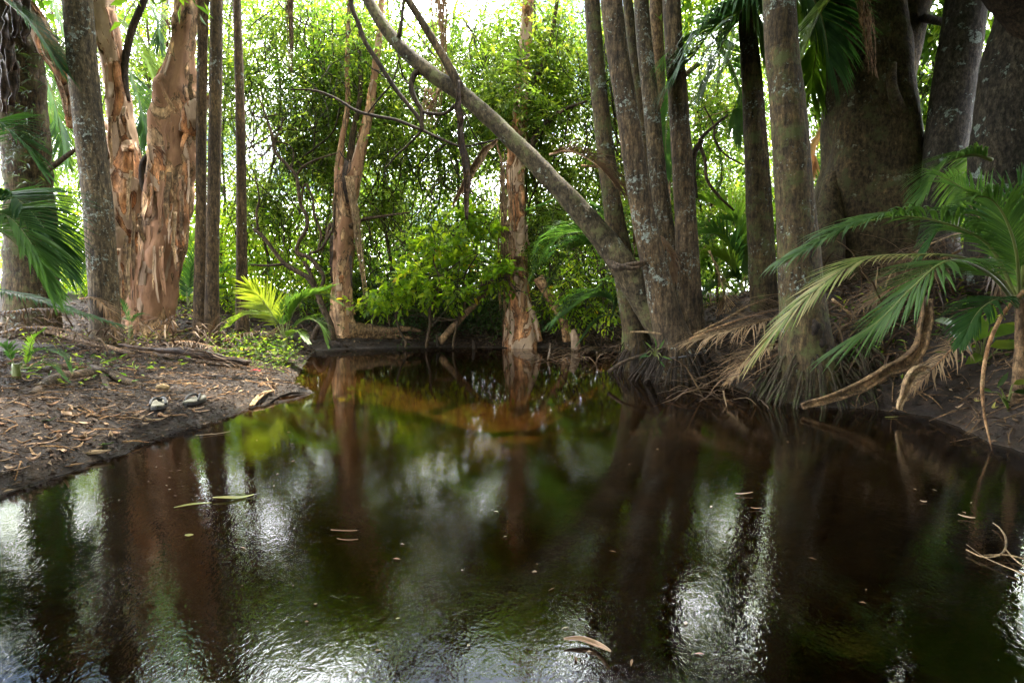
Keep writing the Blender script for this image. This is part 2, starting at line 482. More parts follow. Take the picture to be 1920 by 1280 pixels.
M['leaf_green'] = leaf_mat('leaf_green', [(0, (.010, .026, .006)), (.42, (.032, .068, .011)), (.75, (.09, .15, .018)), (1, (.19, .21, .03))], tmul=(2.8, 2.9, 1.1), trans=.52)  # stops spread wide, putting sun and shadow contrast into the leaf colour
M['leaf_fine'] = leaf_mat('leaf_fine', [(0, (.010, .022, .006)), (.42, (.035, .062, .014)), (.7, (.095, .14, .024)), (1, (.19, .22, .035))], tmul=(2.8, 2.8, 1.2), trans=.55)  # steep ramp paints sunlit and shadowed leaves at random
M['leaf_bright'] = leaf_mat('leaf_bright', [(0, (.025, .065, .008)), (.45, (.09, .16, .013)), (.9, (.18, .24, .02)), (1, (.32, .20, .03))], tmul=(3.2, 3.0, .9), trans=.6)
M['leaf_yellow'] = leaf_mat('leaf_yellow', [(0, (.02, .042, .010)), (.35, (.058, .10, .017)), (.7, (.11, .165, .024)), (1, (.21, .22, .04))], tmul=(2.6, 2.6, 1.1), trans=.55)  # leaf tones run from shadow dark to sunlit, put into the colour
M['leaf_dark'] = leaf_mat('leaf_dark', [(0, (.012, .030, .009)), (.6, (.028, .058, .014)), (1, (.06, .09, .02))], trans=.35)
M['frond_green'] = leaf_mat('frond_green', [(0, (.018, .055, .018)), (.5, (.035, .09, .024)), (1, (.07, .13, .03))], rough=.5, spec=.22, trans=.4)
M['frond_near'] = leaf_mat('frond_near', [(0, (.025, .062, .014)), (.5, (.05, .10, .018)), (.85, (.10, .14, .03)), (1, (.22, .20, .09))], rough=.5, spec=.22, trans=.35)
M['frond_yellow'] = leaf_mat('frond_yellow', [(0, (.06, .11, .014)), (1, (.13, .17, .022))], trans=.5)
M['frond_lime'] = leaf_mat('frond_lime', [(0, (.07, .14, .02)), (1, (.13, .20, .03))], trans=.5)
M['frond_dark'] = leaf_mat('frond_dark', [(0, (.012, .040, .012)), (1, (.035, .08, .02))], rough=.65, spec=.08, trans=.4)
M['stem_green'] = leaf_mat('stem_green', [(0, (.09, .12, .03)), (1, (.14, .15, .05))], trans=.05)
M['dead_leaf'] = leaf_mat('dead_leaf', [(0, (.09, .045, .025)), (.35, (.20, .11, .06)), (.7, (.24, .15, .085)), (1, (.34, .25, .16))], tmul=(1.2, 1.0, .7), trans=.12, rough=.7, spec=.2)
M['litter'] = leaf_mat('litter', [(0, (.02, .012, .008)), (.5, (.055, .033, .02)), (.85, (.12, .076, .046)), (1, (.25, .18, .12))], tmul=(1, 1, 1), trans=.05, rough=.75, spec=.2)
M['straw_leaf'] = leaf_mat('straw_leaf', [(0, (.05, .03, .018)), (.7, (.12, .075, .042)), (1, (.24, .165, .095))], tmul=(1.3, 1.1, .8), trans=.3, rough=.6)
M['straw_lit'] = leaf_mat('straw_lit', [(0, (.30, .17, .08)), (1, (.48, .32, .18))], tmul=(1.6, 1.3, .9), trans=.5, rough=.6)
M['cream_leaf'] = leaf_mat('cream_leaf', [(0, (.26, .16, .10)), (1, (.40, .27, .18))], tmul=(1, 1, 1), trans=.1, rough=.6)
M['yellow_leaf'] = leaf_mat('yellow_leaf', [(0, (.22, .21, .05)), (1, (.3, .28, .08))], tmul=(1, 1, .8), trans=.2, rough=.5)

def soil():
    m, t = new_mat('soil')
    tc = N(t, 'ShaderNodeTexCoord'); g = N(t, 'ShaderNodeNewGeometry'); p = g.outputs['Position']
    n1 = noise_n(t, p, 14.0, 10.0, .75); n2 = noise_n(t, p, 2.0, 5.0, .6); n3 = noise_n(t, p, 70.0, 4.0, .8)
    c = ramp(t, n1, [(.32, (.007, .0042, .0026)), (.5, (.020, .0125, .007)), (.68, (.050, .032, .018))])
    c = mixc(t, .8, c, ramp(t, n2, [(.35, (.55, .5, .48)), (.65, (1.5, 1.35, 1.2))]), 'MULTIPLY')
    sx = N(t, 'ShaderNodeSeparateXYZ'); t.links.new(p, sx.inputs[0])
    # under water and along the waterline the silt is wet and redder
    zf = math_n(t, 'MULTIPLY', math_n(t, 'ADD', sx.outputs['Z'], .03), 25.0)
    cl = t.nodes.new('ShaderNodeClamp'); t.links.new(zf, cl.inputs[0])
    bed = ramp(t, noise_n(t, p, 9.0, 10.0, .75, .5), [(.3, (.014, .008, .003)), (.5, (.036, .021, .007)), (.62, (.06, .036, .012)), (.75, (.11, .07, .026))])
    c = mixc(t, cl.outputs[0], bed, c)
    wet = math_n(t, 'MULTIPLY', sx.outputs['Z'], 22.0); cw = t.nodes.new('ShaderNodeClamp'); t.links.new(wet, cw.inputs[0])
    ro = ramp(t, cw.outputs[0], [(0, (.25, .25, .25)), (1, (.85, .85, .85))])
    h = math_n(t, 'ADD', n1, math_n(t, 'MULTIPLY', n3, .5))
    finish(t, c, ro, h, .9, .04, .4)
    return m
M['soil'] = soil()

def water():
    m, t = new_mat('creek_water')
    g = N(t, 'ShaderNodeNewGeometry'); p = g.outputs['Position']
    sx = N(t, 'ShaderNodeSeparateXYZ'); t.links.new(p, sx.inputs[0])
    n1 = noise_n(t, p, 23.0, 2.0, .5, 1.8, (1.15, .75, 1))
    n2 = noise_n(t, p, 60.0, 1.0, .5, 1.5, (1.15, .75, 1))
    n3 = noise_n(t, p, 3.0, 2.0, .5, 0.6)
    # stirred patches: the ripples are stronger in the open pool close by
    near = t.nodes.new('ShaderNodeMapRange'); near.inputs[1].default_value = 1.4; near.inputs[2].default_value = 4.5
    near.inputs[3].default_value = 1.0; near.inputs[4].default_value = 0.22; t.links.new(sx.outputs['Y'], near.inputs[0])
    h = math_n(t, 'ADD', n1, math_n(t, 'MULTIPLY', n2, .42))
    h = math_n(t, 'MULTIPLY', h, near.outputs[0])
    h = math_n(t, 'MULTIPLY', h, ramp(t, n3, [(.3, (.35, .35, .35)), (.65, (1, 1, 1))]))
    bp = t.nodes.new('ShaderNodeBump'); bp.inputs['Strength'].default_value = 1.0; bp.inputs['Distance'].default_value = .0009
    t.links.new(h, bp.inputs['Height'])
    fr = N(t, 'ShaderNodeFresnel', IOR=1.78); t.links.new(bp.outputs[0], fr.inputs['Normal'])
    gl = t.nodes.new('ShaderNodeBsdfAnisotropic') if False else t.nodes.new('ShaderNodeBsdfGlossy')
    gl.inputs['Roughness'].default_value = .014; t.links.new(bp.outputs[0], gl.inputs['Normal'])
    tr = t.nodes.new('ShaderNodeBsdfTransparent'); tr.inputs[0].default_value = (.66, .47, .24, 1)
    mx = t.nodes.new('ShaderNodeMixShader'); t.links.new(fr.outputs[0], mx.inputs[0])
    t.links.new(tr.outputs[0], mx.inputs[1]); t.links.new(gl.outputs[0], mx.inputs[2])
    o = t.nodes.new('ShaderNodeOutputMaterial'); t.links.new(mx.outputs[0], o.inputs[0])
    return m
M['water'] = water()
def flat_mat(name, col, rough=.6, spec=.4):
    m, t = new_mat(name)
    tc = N(t, 'ShaderNodeTexCoord')
    c = mixc(t, 1.0, col, ramp(t, noise_n(t, tc.outputs['Object'], 60.0, 6.0), [(.3, (.7, .68, .65)), (.7, (1.1, 1.1, 1.1))]), 'MULTIPLY')
    finish(t, c, rough, None, spec=spec); return m
M['foam'] = flat_mat('foam_cream', (.17, .16, .12)); M['rubber'] = flat_mat('rubber_black', (.02, .02, .02), .5)
M['red'] = flat_mat('red_plastic', (.45, .02, .02), .4); M['ochre'] = flat_mat('fungus_ochre', (.26, .18, .085), .9)

# ------------------------------------------------------------ ground and water
POOL = [G(0, 930), G(100, 893), G(170, 870), G(240, 845), G(300, 820), G(400, 790), G(480, 757), G(540, 742), G(582, 736), G(548, 722), G(556, 706),
        G(566, 690), G(578, 672), G(590, 658), G(650, 655), G(720, 652), G(830, 651), G(930, 652), G(1000, 652), G(1080, 655), G(1165, 661),
        G(1185, 690), G(1215, 704), G(1290, 712), G(1380, 722), G(1440, 745), G(1520, 762), G(1640, 768), G(1740, 780), G(1800, 805), G(1850, 830), G(1920, 850),
        Vector((3.05, 2.3, 0)), Vector((3.3, 0.8, 0)), Vector((3.6, -4, 0)), Vector((-5.5, -4, 0)), Vector((-3.8, .6, 0)), Vector((-2.9, 1.7, 0))]
PX = np.array([[p.x, p.y] for p in POOL])
def sdist(x, y):
    """signed distance to the pool edge, positive on land"""
    x = np.asarray(x, float); y = np.asarray(y, float)
    best = np.full(x.shape, 1e9); inside = np.zeros(x.shape, bool)
    n = len(PX)
    for i in range(n):
        a = PX[i]; b = PX[(i + 1) % n]; e = b - a
        t = np.clip(((x - a[0]) * e[0] + (y - a[1]) * e[1]) / (e @ e), 0, 1)
        best = np.minimum(best, np.hypot(x - a[0] - t * e[0], y - a[1] - t * e[1]))
        c = ((a[1] > y) != (b[1] > y)) & (x < (b[0] - a[0]) * (y - a[1]) / (b[1] - a[1] + 1e-12) + a[0])
        inside ^= c
    return np.where(inside, -best, best)
def fbm(x, y, f, seed, octs=3):
    r = np.zeros(np.shape(x)); rs = np.random.RandomState(seed); amp = 1.0
    for o in range(octs):
        for k in range(5):
            a = rs.rand() * 6.283; ff = f * (0.7 + .6 * rs.rand()) * 2 ** o; ph = rs.rand() * 6.283
            r += amp * np.sin((x * math.cos(a) + y * math.sin(a)) * ff + ph + .8 * np.sin(x * ff * .43 + ph * 2) + .7 * np.cos(y * ff * .37 + ph)) / 5
        amp *= .5
    return r
def ground_z(x, y):
    x = np.asarray(x, float); y = np.asarray(y, float)
    d = sdist(x, y) + .05 * fbm(x, y, 5.0, 3) + .018 * fbm(x, y, 21.0, 31, 2)
    wr = smoothstep(.4, 1.6, x) * (1 - smoothstep(7.5, 9.5, y))
    wf = smoothstep(7.6, 9.6, y)
    hm = .42 * (1 - wr) + 1.5 * wr; s = 2.4 * (1 - wr) + 1.9 * wr
    hm = hm * (1 - wf) + 1.0 * wf; s = s * (1 - wf) + 3.2 * wf
    dl = np.maximum(d, 0)
    land = .045 * smoothstep(0, .12, dl) + hm * (1 - np.exp(-dl / s)) + (.05 * fbm(x, y, 2.2, 5) + .02 * fbm(x, y, 9.0, 8)) * smoothstep(0.05, .8, dl)
    wet = -.04 * smoothstep(0, .1, -d) - .38 * smoothstep(0, 1.6, -d) + .03 * fbm(x, y, 4.0, 9)* smoothstep(0, .5, -d)
    z = np.where(d > 0, land, wet)
    return np.where(d > 0.02, np.maximum(z, .006), z)
def gz(x, y): return float(ground_z(np.array([x]), np.array([y]))[0])

def axis(lo, hi, step, far):
    core = np.arange(lo, hi, step); out = [hi]; s = step
    while out[-1] < far: s *= 1.35; out.append(out[-1] + s)
    inn = [lo]; s = step
    while inn[-1] > -far: s *= 1.35; inn.append(inn[-1] - s)
    return np.array(inn[1:][::-1] + list(core) + out)
gx = axis(-7.0, 7.0, .055, 500); gy = axis(0.3, 14.0, .055, 500)
GX, GY = np.meshgrid(gx, gy)
GZ = ground_z(GX, GY) + np.where((GX > -7) & (GX < 7) & (GY < 14) & (GY > .3), .008 * fbm(GX, GY, 30, 12, 2), 0)
V = np.stack([GX, GY, GZ], -1).reshape(-1, 3)
ny, nx = GX.shape
ii = (np.arange(ny - 1)[:, None] * nx + np.arange(nx - 1)[None, :]).ravel()
Fq = np.stack([ii, ii + 1, ii + nx + 1, ii + nx], 1)
go = np_mesh('ground', V, Fq, 4, np.zeros(len(V)), M['soil']); tag(go, kind='structure')
go.data.polygons.foreach_set('use_smooth', [True] * len(go.data.polygons))
wb = MB(); wb.add([(-7, -4.2, 0), (5, -4.2, 0), (5, 11.5, 0), (-7, 11.5, 0)], [(0, 1, 2, 3)])
tag(wb.build('water', M['water'], smooth=False), kind='structure')

# ------------------------------------------------------------ trunks
def trunk_path(spec, d, top_z=None, sink=.25):
    """spec: list of (px, py, width_px[, distance]) from the foot upwards"""
    pts, rs = [], []
    for s in spec:
        dd = s[3] if len(s) > 3 else d
        pts.append(P(s[0], s[1], dd)); rs.append(s[2] * .46 * mpp(dd))
    if top_z is not None and pts[-1].z < top_z:
        dv = (pts[-1] - pts[-2]).normalized(); k = (top_z - pts[-1].z) / max(dv.z, .3)
        e = pts[-1] + dv * k; e.x = pts[-1].x + (e.x - pts[-1].x) * .6
        pts.append(pts[-1].lerp(e, .5)); rs.append(rs[-1] * .93)
        pts.append(e); rs.append(rs[-2] * .8)
    if sink:
        p0 = pts[0].copy(); p0.z -= sink; pts.insert(0, p0); rs.insert(0, rs[0] * 1.05)
    return pts, rs
def limb(t, name, spec, d, mat, sides=12, n=40, rough=.05, freq=5, rings=0, sink=0, top_z=None, seed=0, flute=0):
    pts, rs = trunk_path(spec, d, top_z, sink)
    mb = MB(); c, r = tube(mb, pts, rs, sides, n, rough, freq, rings, flute, True, seed)
    mb.build(name, mat, t); return c, r

# fronds for crowns that stand above the picture, shared by all the tall palms
def crown_variant(seed):
    rng = random.Random(seed)
    pts = [(0, 0, 0), (.7, 0, .55), (1.5, 0, .55), (2.3, 0, .05)]
    mb = MB(); tube(mb, pts, [.03, .02, .012, .005], 5, 12)
    c = catmull([Vector(p) for p in pts], 34)
    for i in range(5, 34):
        t = (i - 5) / 28.; T = (c[min(i + 1, 33)] - c[i - 1]).normalized()
        S = T.cross(Vector((0, 0, 1))).normalized()
        for sg in (-1, 1):
            L = (.35 + .5 * math.sin(math.pi * min(1, t + .15))) * rng.uniform(.85, 1.1)
            v, f = leaflet_geo(c[i], S * sg + T * .6 + Vector((0, 0, .2)), Vector((0, 0, 1)), L, .05, .3, 3, 0, rng)
            mb.add(v, f, rng.random())
    me = mb.mesh('frond'); me.materials.append(M['frond_green']); return me
CROWN = [crown_variant(k) for k in range(3)]
def crown_fronds(t, top, n, scale, rng, tilt=(-.35, .5)):
    base = origin_of(t)
    for k in range(n):
        o = bpy.data.objects.new('frond', CROWN[k % 3]); COL.objects.link(o); o.parent = t
        o.location = Vector(top) - base
        o.rotation_euler = (rng.uniform(-.2, .2), rng.uniform(*tilt), k * 6.283 / n + rng.uniform(-.2, .2))
        o.scale = (scale,) * 3

ROOTS = []
for k in range(6):
    rr = random.Random(k + 50); mb = MB()
    b = rr.uniform(-.06, .06)
    tube(mb, [(0, 0, 1.0), (.22 + rr.uniform(0, .1), b * .5, .86), (.62, b, .5 + rr.uniform(-.05, .05)), (.93, b * 1.5, .12), (1.03, b * 1.3, -.35)],
         [.018, .022, .022, .02, .016], 6, 11, .12, 12, seed=k)
    me = mb.mesh('root'); me.materials.append(M['root']); ROOTS.append(me)
ROOTS_D = []
for me in ROOTS:
    m2 = me.copy(); m2.materials.clear(); m2.materials.append(M['root_dark']); ROOTS_D.append(m2)
def root_skirt(t, cx, cy, z0, r_in, r_out, h, n, seed, dark=False, arc=(0, 6.283), hvar=.45):
    rng = random.Random(seed); base = origin_of(t)
    for k in range(n):
        a = arc[0] + (arc[1] - arc[0]) * (k + rng.random() * .8) / n
        o = bpy.data.objects.new('root', rng.choice(ROOTS_D if dark else ROOTS)); COL.objects.link(o); o.parent = t
        ro = (r_out - r_in) * rng.uniform(.45, 1.1); hh = h * rng.uniform(1 - hvar, 1.05)
        o.location = Vector((cx + math.cos(a) * r_in, cy + math.sin(a) * r_in, z0)) - base
        o.rotation_euler = (0, 0, a + rng.uniform(-.15, .15)); o.scale = (ro, rng.uniform(.32, .6), hh)

def palm(label, spec, d, mat, group=None, top_z=8.5, sides=28, n=190, rings=.008, rough=.035, fr=9, scale=1.0, roots=None, seed=0, flute=0):
    pts, rs = trunk_path(spec, d, top_z)
    base = pts[1].copy()
    t = thing('palm_tree', label, 'palm tree', base, group)
    mb = MB(); tube(mb, pts, rs, sides, n, rough, 4.5, rings, flute, True, seed); mb.build('trunk', M[mat], t)
    rng = random.Random(seed + 9)
    if fr: crown_fronds(t, pts[-1], fr, scale, rng)
    if roots:
        root_skirt(t, base.x, base.y, roots[0], roots[1], roots[2], roots[3], roots[4], seed + 3, *roots[5:])
    return t

TALL = 'tall slim palm trunks around the creek'
palm('grey ringed palm trunk on the left bank, just left of the big paperbark', [(200, 640, 62), (197, 590, 54), (185, 400, 52), (163, 200, 52), (145, 0, 50)], 6.2, 'palm_bark_pale', TALL, seed=1)
palm('slim reddish palm trunk whose shaggy dead sheaths hang at the top, right of the paperbark', [(376, 618, 30, 7.6), (377, 400, 20, 7.6), (378, 200, 19, 7.6), (380, 0, 18, 7.6)], 7.6, 'palm_bark_red', TALL, seed=2, n=120, sides=16)
palm('slim straight palm trunk touching the shaggy reddish one on its right', [(398, 620, 30, 7.4), (398, 500, 25, 7.4), (402, 300, 24, 7.4), (406, 0, 23, 7.4)], 7.4, 'palm_bark_red', TALL, seed=3, n=120, sides=18)
palm('slender dark palm trunk standing alone above the yellow frond', [(454, 590, 26, 8.4), (453, 450, 20, 8.4), (451, 240, 18, 8.4), (444, 0, 15, 8.4)], 8.4, 'palm_bark_red', TALL, seed=4, n=120, sides=16)
palm('thin pale distant palm trunk between the two stems of the big paperbark', [(298, 560, 18, 12.5), (299, 300, 14, 12.5), (303, 120, 13, 12.5), (310, 0, 12, 12.5)], 12.5, 'palm_bark_pale', TALL, seed=5, n=60, sides=12)
t1 = palm('dark narrow leftmost palm trunk of the right hand clump, rising from black roots', [(1198, 668, 58, 6.3), (1188, 600, 50, 6.3), (1166, 480, 44, 6.3), (1148, 380, 38, 6.3), (1126, 200, 33, 6.3), (1110, 0, 30, 6.3)], 6.3, 'palm_bark_mossy', TALL, seed=6,
     roots=(-.03, .13, .36, .42, 44, True), n=150)
t2 = palm('leaning grey palm trunk before the tilted tree, a black cord round its foot', [(1272, 665, 84, 5.6), (1254, 610, 66, 5.6), (1232, 520, 52, 5.6), (1205, 400, 47, 5.6), (1176, 210, 43, 5.6), (1146, 0, 42, 5.6)], 5.6, 'palm_bark', TALL, seed=7,
     roots=(-.05, .19, .50, .42, 88, True))
palm('thin brown palm trunk half hidden behind the leaning grey one', [(1262, 600, 34, 7.2), (1232, 450, 25, 7.2), (1208, 250, 22, 7.2), (1177, 0, 20, 7.2)], 7.2, 'palm_bark_mossy', TALL, seed=8, n=100, sides=16)
palm('lichen speckled palm trunk in the middle of the right hand clump', [(1286, 610, 44, 6.5), (1262, 500, 38, 6.5), (1240, 380, 34, 6.5), (1221, 200, 32, 6.5), (1202, 0, 29, 6.5)], 6.5, 'palm_bark_pale', TALL, seed=9, n=140)
palm('straight dark palm trunk forming the right side of the clump', [(1298, 640, 60, 6.0), (1293, 560, 50, 6.0), (1284, 380, 42, 6.0), (1271, 180, 38, 6.0), (1259, 0, 34, 6.0)], 6.0, 'palm_bark', TALL, seed=10)
palm('brown palm trunk topped by green hanging fronds, alone in the gap right of the clump', [(1438, 612, 66, 6.1), (1432, 560, 53, 6.1), (1424, 400, 50, 6.1), (1414, 220, 42, 6.1), (1406, 100, 36, 6.1), (1400, 0, 32, 6.1)], 6.1, 'palm_bark_mossy', TALL, seed=11)
q = palm('thickest near palm trunk, pale spotted, spreading into a skirt of roots at the water', [(1520, 728, 132, 4.45), (1512, 660, 104, 4.45), (1504, 560, 86, 4.45), (1492, 400, 74, 4.45), (1477, 200, 66, 4.45), (1461, 0, 60, 4.45)], 4.45, 'palm_bark_mossy', TALL, seed=12,
     roots=(-.06, .21, .46, .44, 90, False), flute=.0)
root_skirt(q, origin_of(q).x + .14, origin_of(q).y - .02, -.06, .2, .58, .52, 46, 77, False, (-1.4, 1.2))
tk = MB(); o_ = P(1278, 672, 5.6)   # cord
ring = [o_ + Vector((math.cos(a) * .235, math.sin(a) * .235, .045 * math.cos(a) + .05)) for a in np.linspace(2.9, 6.6, 14)]
tube(tk, ring, [.011] * 14, 8, 40)
tag(tk.build('cord', M['rubber']), 'black cord looped round the foot of the leaning grey palm', 'cord')

# sticky tops of the red stem: hanging shaggy sheaths
def hanging_strings(name, label, cat_, px0, py0, px1, py1, d, wpx, n, mat, seed, sway=.05):
    t = thing(name, label, cat_, P(px0, py0, d)); rng = random.Random(seed)
    mb = MB()
    for k in range(n):
        f = rng.random(); a = P(px0 + rng.uniform(-.5, .5) * wpx, py0, d + rng.uniform(-.08, .08))
        L = rng.uniform(.45, 1.0)
        b = P(px0 + (px1 - px0) * L + rng.uniform(-.5, .5) * wpx * (1 - .4 * L), py0 + (py1 - py0) * L, d + rng.uniform(-.08, .08))
        m_ = a.lerp(b, .5) + Vector((rng.uniform(-1, 1), rng.uniform(-1, 1), 0)) * sway
        w = rng.uniform(.004, .013)
        strip(mb, [a, a.lerp(m_, .5), m_, m_.lerp(b, .6), b], [w, w * 1.3, w, w * .7, .002], .3, .002, 3, 9, Vector((rng.uniform(-1, 1), -1, 0)), rng.random(), .02, k)
    o = mb.build('fibre', mat, t); o['kind'] = 'stuff'
    return t
hanging_strings('shaggy_bark', 'shaggy red brown bark strips hanging down the slim palm right of the paperbark', 'bark strips', 381, -40, 384, 230, 7.45, 26, 46, M['sheath'], 3, .02)
hanging_strings('dead_palm_frond', 'brown stringy dead frond hanging straight down at the top, right of the slender dark palm', 'dead frond', 541, -60, 546, 150, 6.5, 16, 34, M['sheath'], 4, .02)
hanging_strings('dead_palm_frond', 'wispy dead frond hanging behind the crossing of the tilted tree and its fork', 'dead frond', 822, -50, 838, 195, 7.5, 36, 30, M['dead_frond'], 5)
hanging_strings('dead_palm_frond', 'second wispy dead frond below the tilted tree, hanging to the left of the fork', 'dead frond', 812, 165, 800, 262, 7.5, 36, 26, M['sheath'], 6)
hanging_strings('dead_palm_frond', 'bunch of tan fibres hanging over the front of the huge mossy trunk', 'dead frond', 1612, -60, 1640, 160, 5.75, 34, 42, M['dead_frond'], 7, .02)

# ------------------------------------------------------------ paperbark trees
def flaps(t, c, r, n, seed, view=Vector((0, -1, 0)), size=(.12, .42), wid=(.04, .13), mats=('paperbark_pale', 'paperbark_rust'), trange=(.05, .95), lift=.02, full=False):
    """separate sheets of peeling bark wrapped on the trunk surface"""
    rng = random.Random(seed); m = len(c)
    for k in range(n):
        L = rng.uniform(*size); W = rng.uniform(*wid) * (1.0 if rng.random() < .3 else .6); rows = 8
        i0 = int(m * rng.uniform(*trange)); i0 = min(max(i0, 1), m - 3)
        a0 = rng.uniform(-1.7, 1.7) if not full else rng.uniform(0, 6.28)
        cols = 5; V = [[], []]
        lf = lift * (rng.uniform(.10, .35) if rng.random() < .75 else rng.uniform(.8, 1.6)); curl_end = rng.choice([0, 1]); sk = rng.uniform(-.3, .3)
        step = (c[min(i0 + 1, m - 1)] - c[i0]).length
        offs = [[rng.uniform(-.22, .22) for _ in range(cols)] for _ in range(rows)]
        for layer in (0, 1):
            for a in range(rows):
                s = a / (rows - 1); idx = i0 + s * L / max(step, 1e-4)
                i = int(min(idx, m - 2)); fr = min(idx - i, 1.0)
                cc = c[i].lerp(c[i + 1], fr); rr = r[i]
                T = (c[i + 1] - c[i]).normalized()
                S = T.cross(view).normalized(); B = S.cross(T)
                if B.dot(view) < 0: B = -B
                for b in range(cols):
                    x = (b / (cols - 1) - .5) + offs[a][b] * (.5 if b in (0, cols - 1) else .15)
                    ang = a0 + (x * W * (1 - .5 * abs(2 * s - 1) ** 2 * rng.random()) + sk * L * (s - .5) * .4) / max(rr, .03)
                    e = (1 - s) if curl_end == 0 else s
                    h = .004 + lf * (max(0, e - .55) / .45) ** 1.6 + lf * .9 * max(0, abs(2 * x) - .6) + (0.0 if layer == 0 else -.005)
                    dv = S * math.sin(ang) + B * math.cos(ang)
                    up_ = T * (offs[a][b] * .12 * L if a in (0, rows - 1) else 0)
                    V[layer].append(cc + dv * (rr * 1.03 + h) + up_)
        Fc = []; q_ = rows * cols
        for a in range(rows - 1):
            for b in range(cols - 1):
                j = a * cols + b
                Fc.append((j, j + cols, j + cols + 1, j + 1)); Fc.append((q_ + j, q_ + j + 1, q_ + j + cols + 1, q_ + j + cols))
            for b in (0, cols - 1):
                j = a * cols + b; Fc.append((j, j + cols, q_ + j + cols, q_ + j))
        for b in range(cols - 1):
            Fc.append((b, b + 1, q_ + b + 1, q_ + b)); j = (rows - 1) * cols + b; Fc.append((j, q_ + j, q_ + j + 1, j + 1))
        mb = MB(); mb.add(V[0] + V[1], Fc); mb.build('bark_flap', M[rng.choice(mats)], t)

def loose_strip(t, a, b, w, mat, seed, curl=.5, bow=.04):
    rng = random.Random(seed); mb = MB(); m_ = a.lerp(b, .5) + Vector((rng.uniform(-1, 1) * bow, -abs(bow), 0))
    strip(mb, [a, m_, b], [w, w * 1.1, w * .5], curl, .005, 6, 10, Vector((0, -1, .2)), .5, .02, seed)
    mb.build('bark_strip', M[mat], t)

T = thing('paperbark_tree', 'big orange paperbark tree with two peeling stems on the left bank', 'paperbark tree', P(268, 625, 8.0))
c0, r0 = limb(T, 'trunk', [(266, 640, 118), (266, 590, 100), (264, 520, 96), (264, 465, 90), (268, 425, 40)], 8.05, M['paperbark_rust'], 36, 70, .10, 3.2, sink=.25, seed=2, flute=.06)
cl, rl = limb(T, 'stem', [(248, 640, 84), (246, 580, 80), (240, 510, 84), (234, 430, 80), (240, 340, 66), (228, 250, 46), (214, 130, 40), (196, 40, 44), (190, 0, 40)], 7.95, M['paperbark_rust'], 32, 150, .15, 3.5, top_z=7.5, seed=3, flute=.09)
cr, rr_ = limb(T, 'stem', [(284, 640, 88), (288, 580, 82), (298, 510, 80), (312, 440, 80), (322, 340, 84), (326, 240, 82), (330, 175, 78), (338, 120, 48), (345, 60, 42), (352, 0, 44)], 7.85, M['paperbark_pale'], 32, 150, .16, 3.5, top_z=7.5, seed=4, flute=.09)
limb(T, 'branch', [(233, 190, 22), (233, 130, 14), (246, 60, 13), (270, 0, 13), (285, -60, 10)], 7.95, M['dark_bark'], 10, 30, .08)
limb(T, 'branch', [(226, 230, 16), (220, 150, 16), (212, 60, 16), (204, -50, 16)], 8.2, M['dark_bark'], 10, 30, .08)
limb(T, 'branch', [(300, 370, 16), (284, 375, 18), (270, 345, 16), (268, 310, 13), (284, 285, 12), (300, 262, 14)], 7.8, M['dark_bark'], 10, 34, .1)
limb(T, 'branch', [(370, 235, 22), (384, 200, 14), (396, 176, 7)], 7.75, M['paperbark_rust'], 10, 16, .15)
flaps(T, c0, r0, 13, 11, size=(.3, .9), wid=(.08, .26), trange=(.3, .95), lift=.035)
flaps(T, cl, rl, 16, 12, size=(.3, .95), wid=(.05, .2), trange=(.02, .6), lift=.03)
flaps(T, cr, rr_, 20, 13, size=(.3, 1.0), wid=(.06, .24), trange=(.02, .55), lift=.04)
for k, (x0, y0, x1, y1, w, mt) in enumerate([(352, 300, 346, 400, .05, 'paperbark_rust'), (345, 400, 340, 470, .06, 'paperbark_rust'), (285, 340, 278, 420, .05, 'paperbark_rust'),
                       (358, 140, 370, 210, .05, 'sheath'), (300, 150, 330, 210, .05, 'paperbark_pale'), (330, 440, 336, 520, .05, 'paperbark_rust'), (214, 430, 210, 520, .06, 'paperbark_rust'),
                       (232, 200, 246, 262, .06, 'paperbark_rust'), (350, 250, 352, 300, .07, 'paperbark_rust'), (262, 400, 278, 470, .07, 'sheath'), (205, 300, 208, 380, .04, 'sheath')]):
    loose_strip(T, P(x0, y0, 7.62), P(x1, y1, 7.6), w, mt, k)
rg_ = random.Random(91)
for k in range(22):
    sx, y0 = rg_.choice([(236, 330), (244, 430), (222, 250), (318, 300), (330, 380), (345, 330), (300, 450), (262, 500), (228, 480), (310, 220)])
    sx += rg_.uniform(-14, 14); y0 += rg_.uniform(-40, 30); ln = rg_.uniform(50, 130)
    loose_strip(T, P(sx, y0, 7.5), P(sx + rg_.uniform(-8, 8), y0 + ln, 7.5), rg_.uniform(.02, .07), rg_.choice(['paperbark_pale', 'paperbark_rust', 'sheath', 'dead_pale']), 200 + k, rg_.uniform(.3, 1.0), .02)
# knobbly burr
mb = MB(); tube(mb, [P(352, 250, 7.7), P(362, 215, 7.65), P(372, 190, 7.6)], [.10, .13, .06], 14, 14, .35, 7, seed=8); mb.build('burr', M['paperbark_rust'], T)

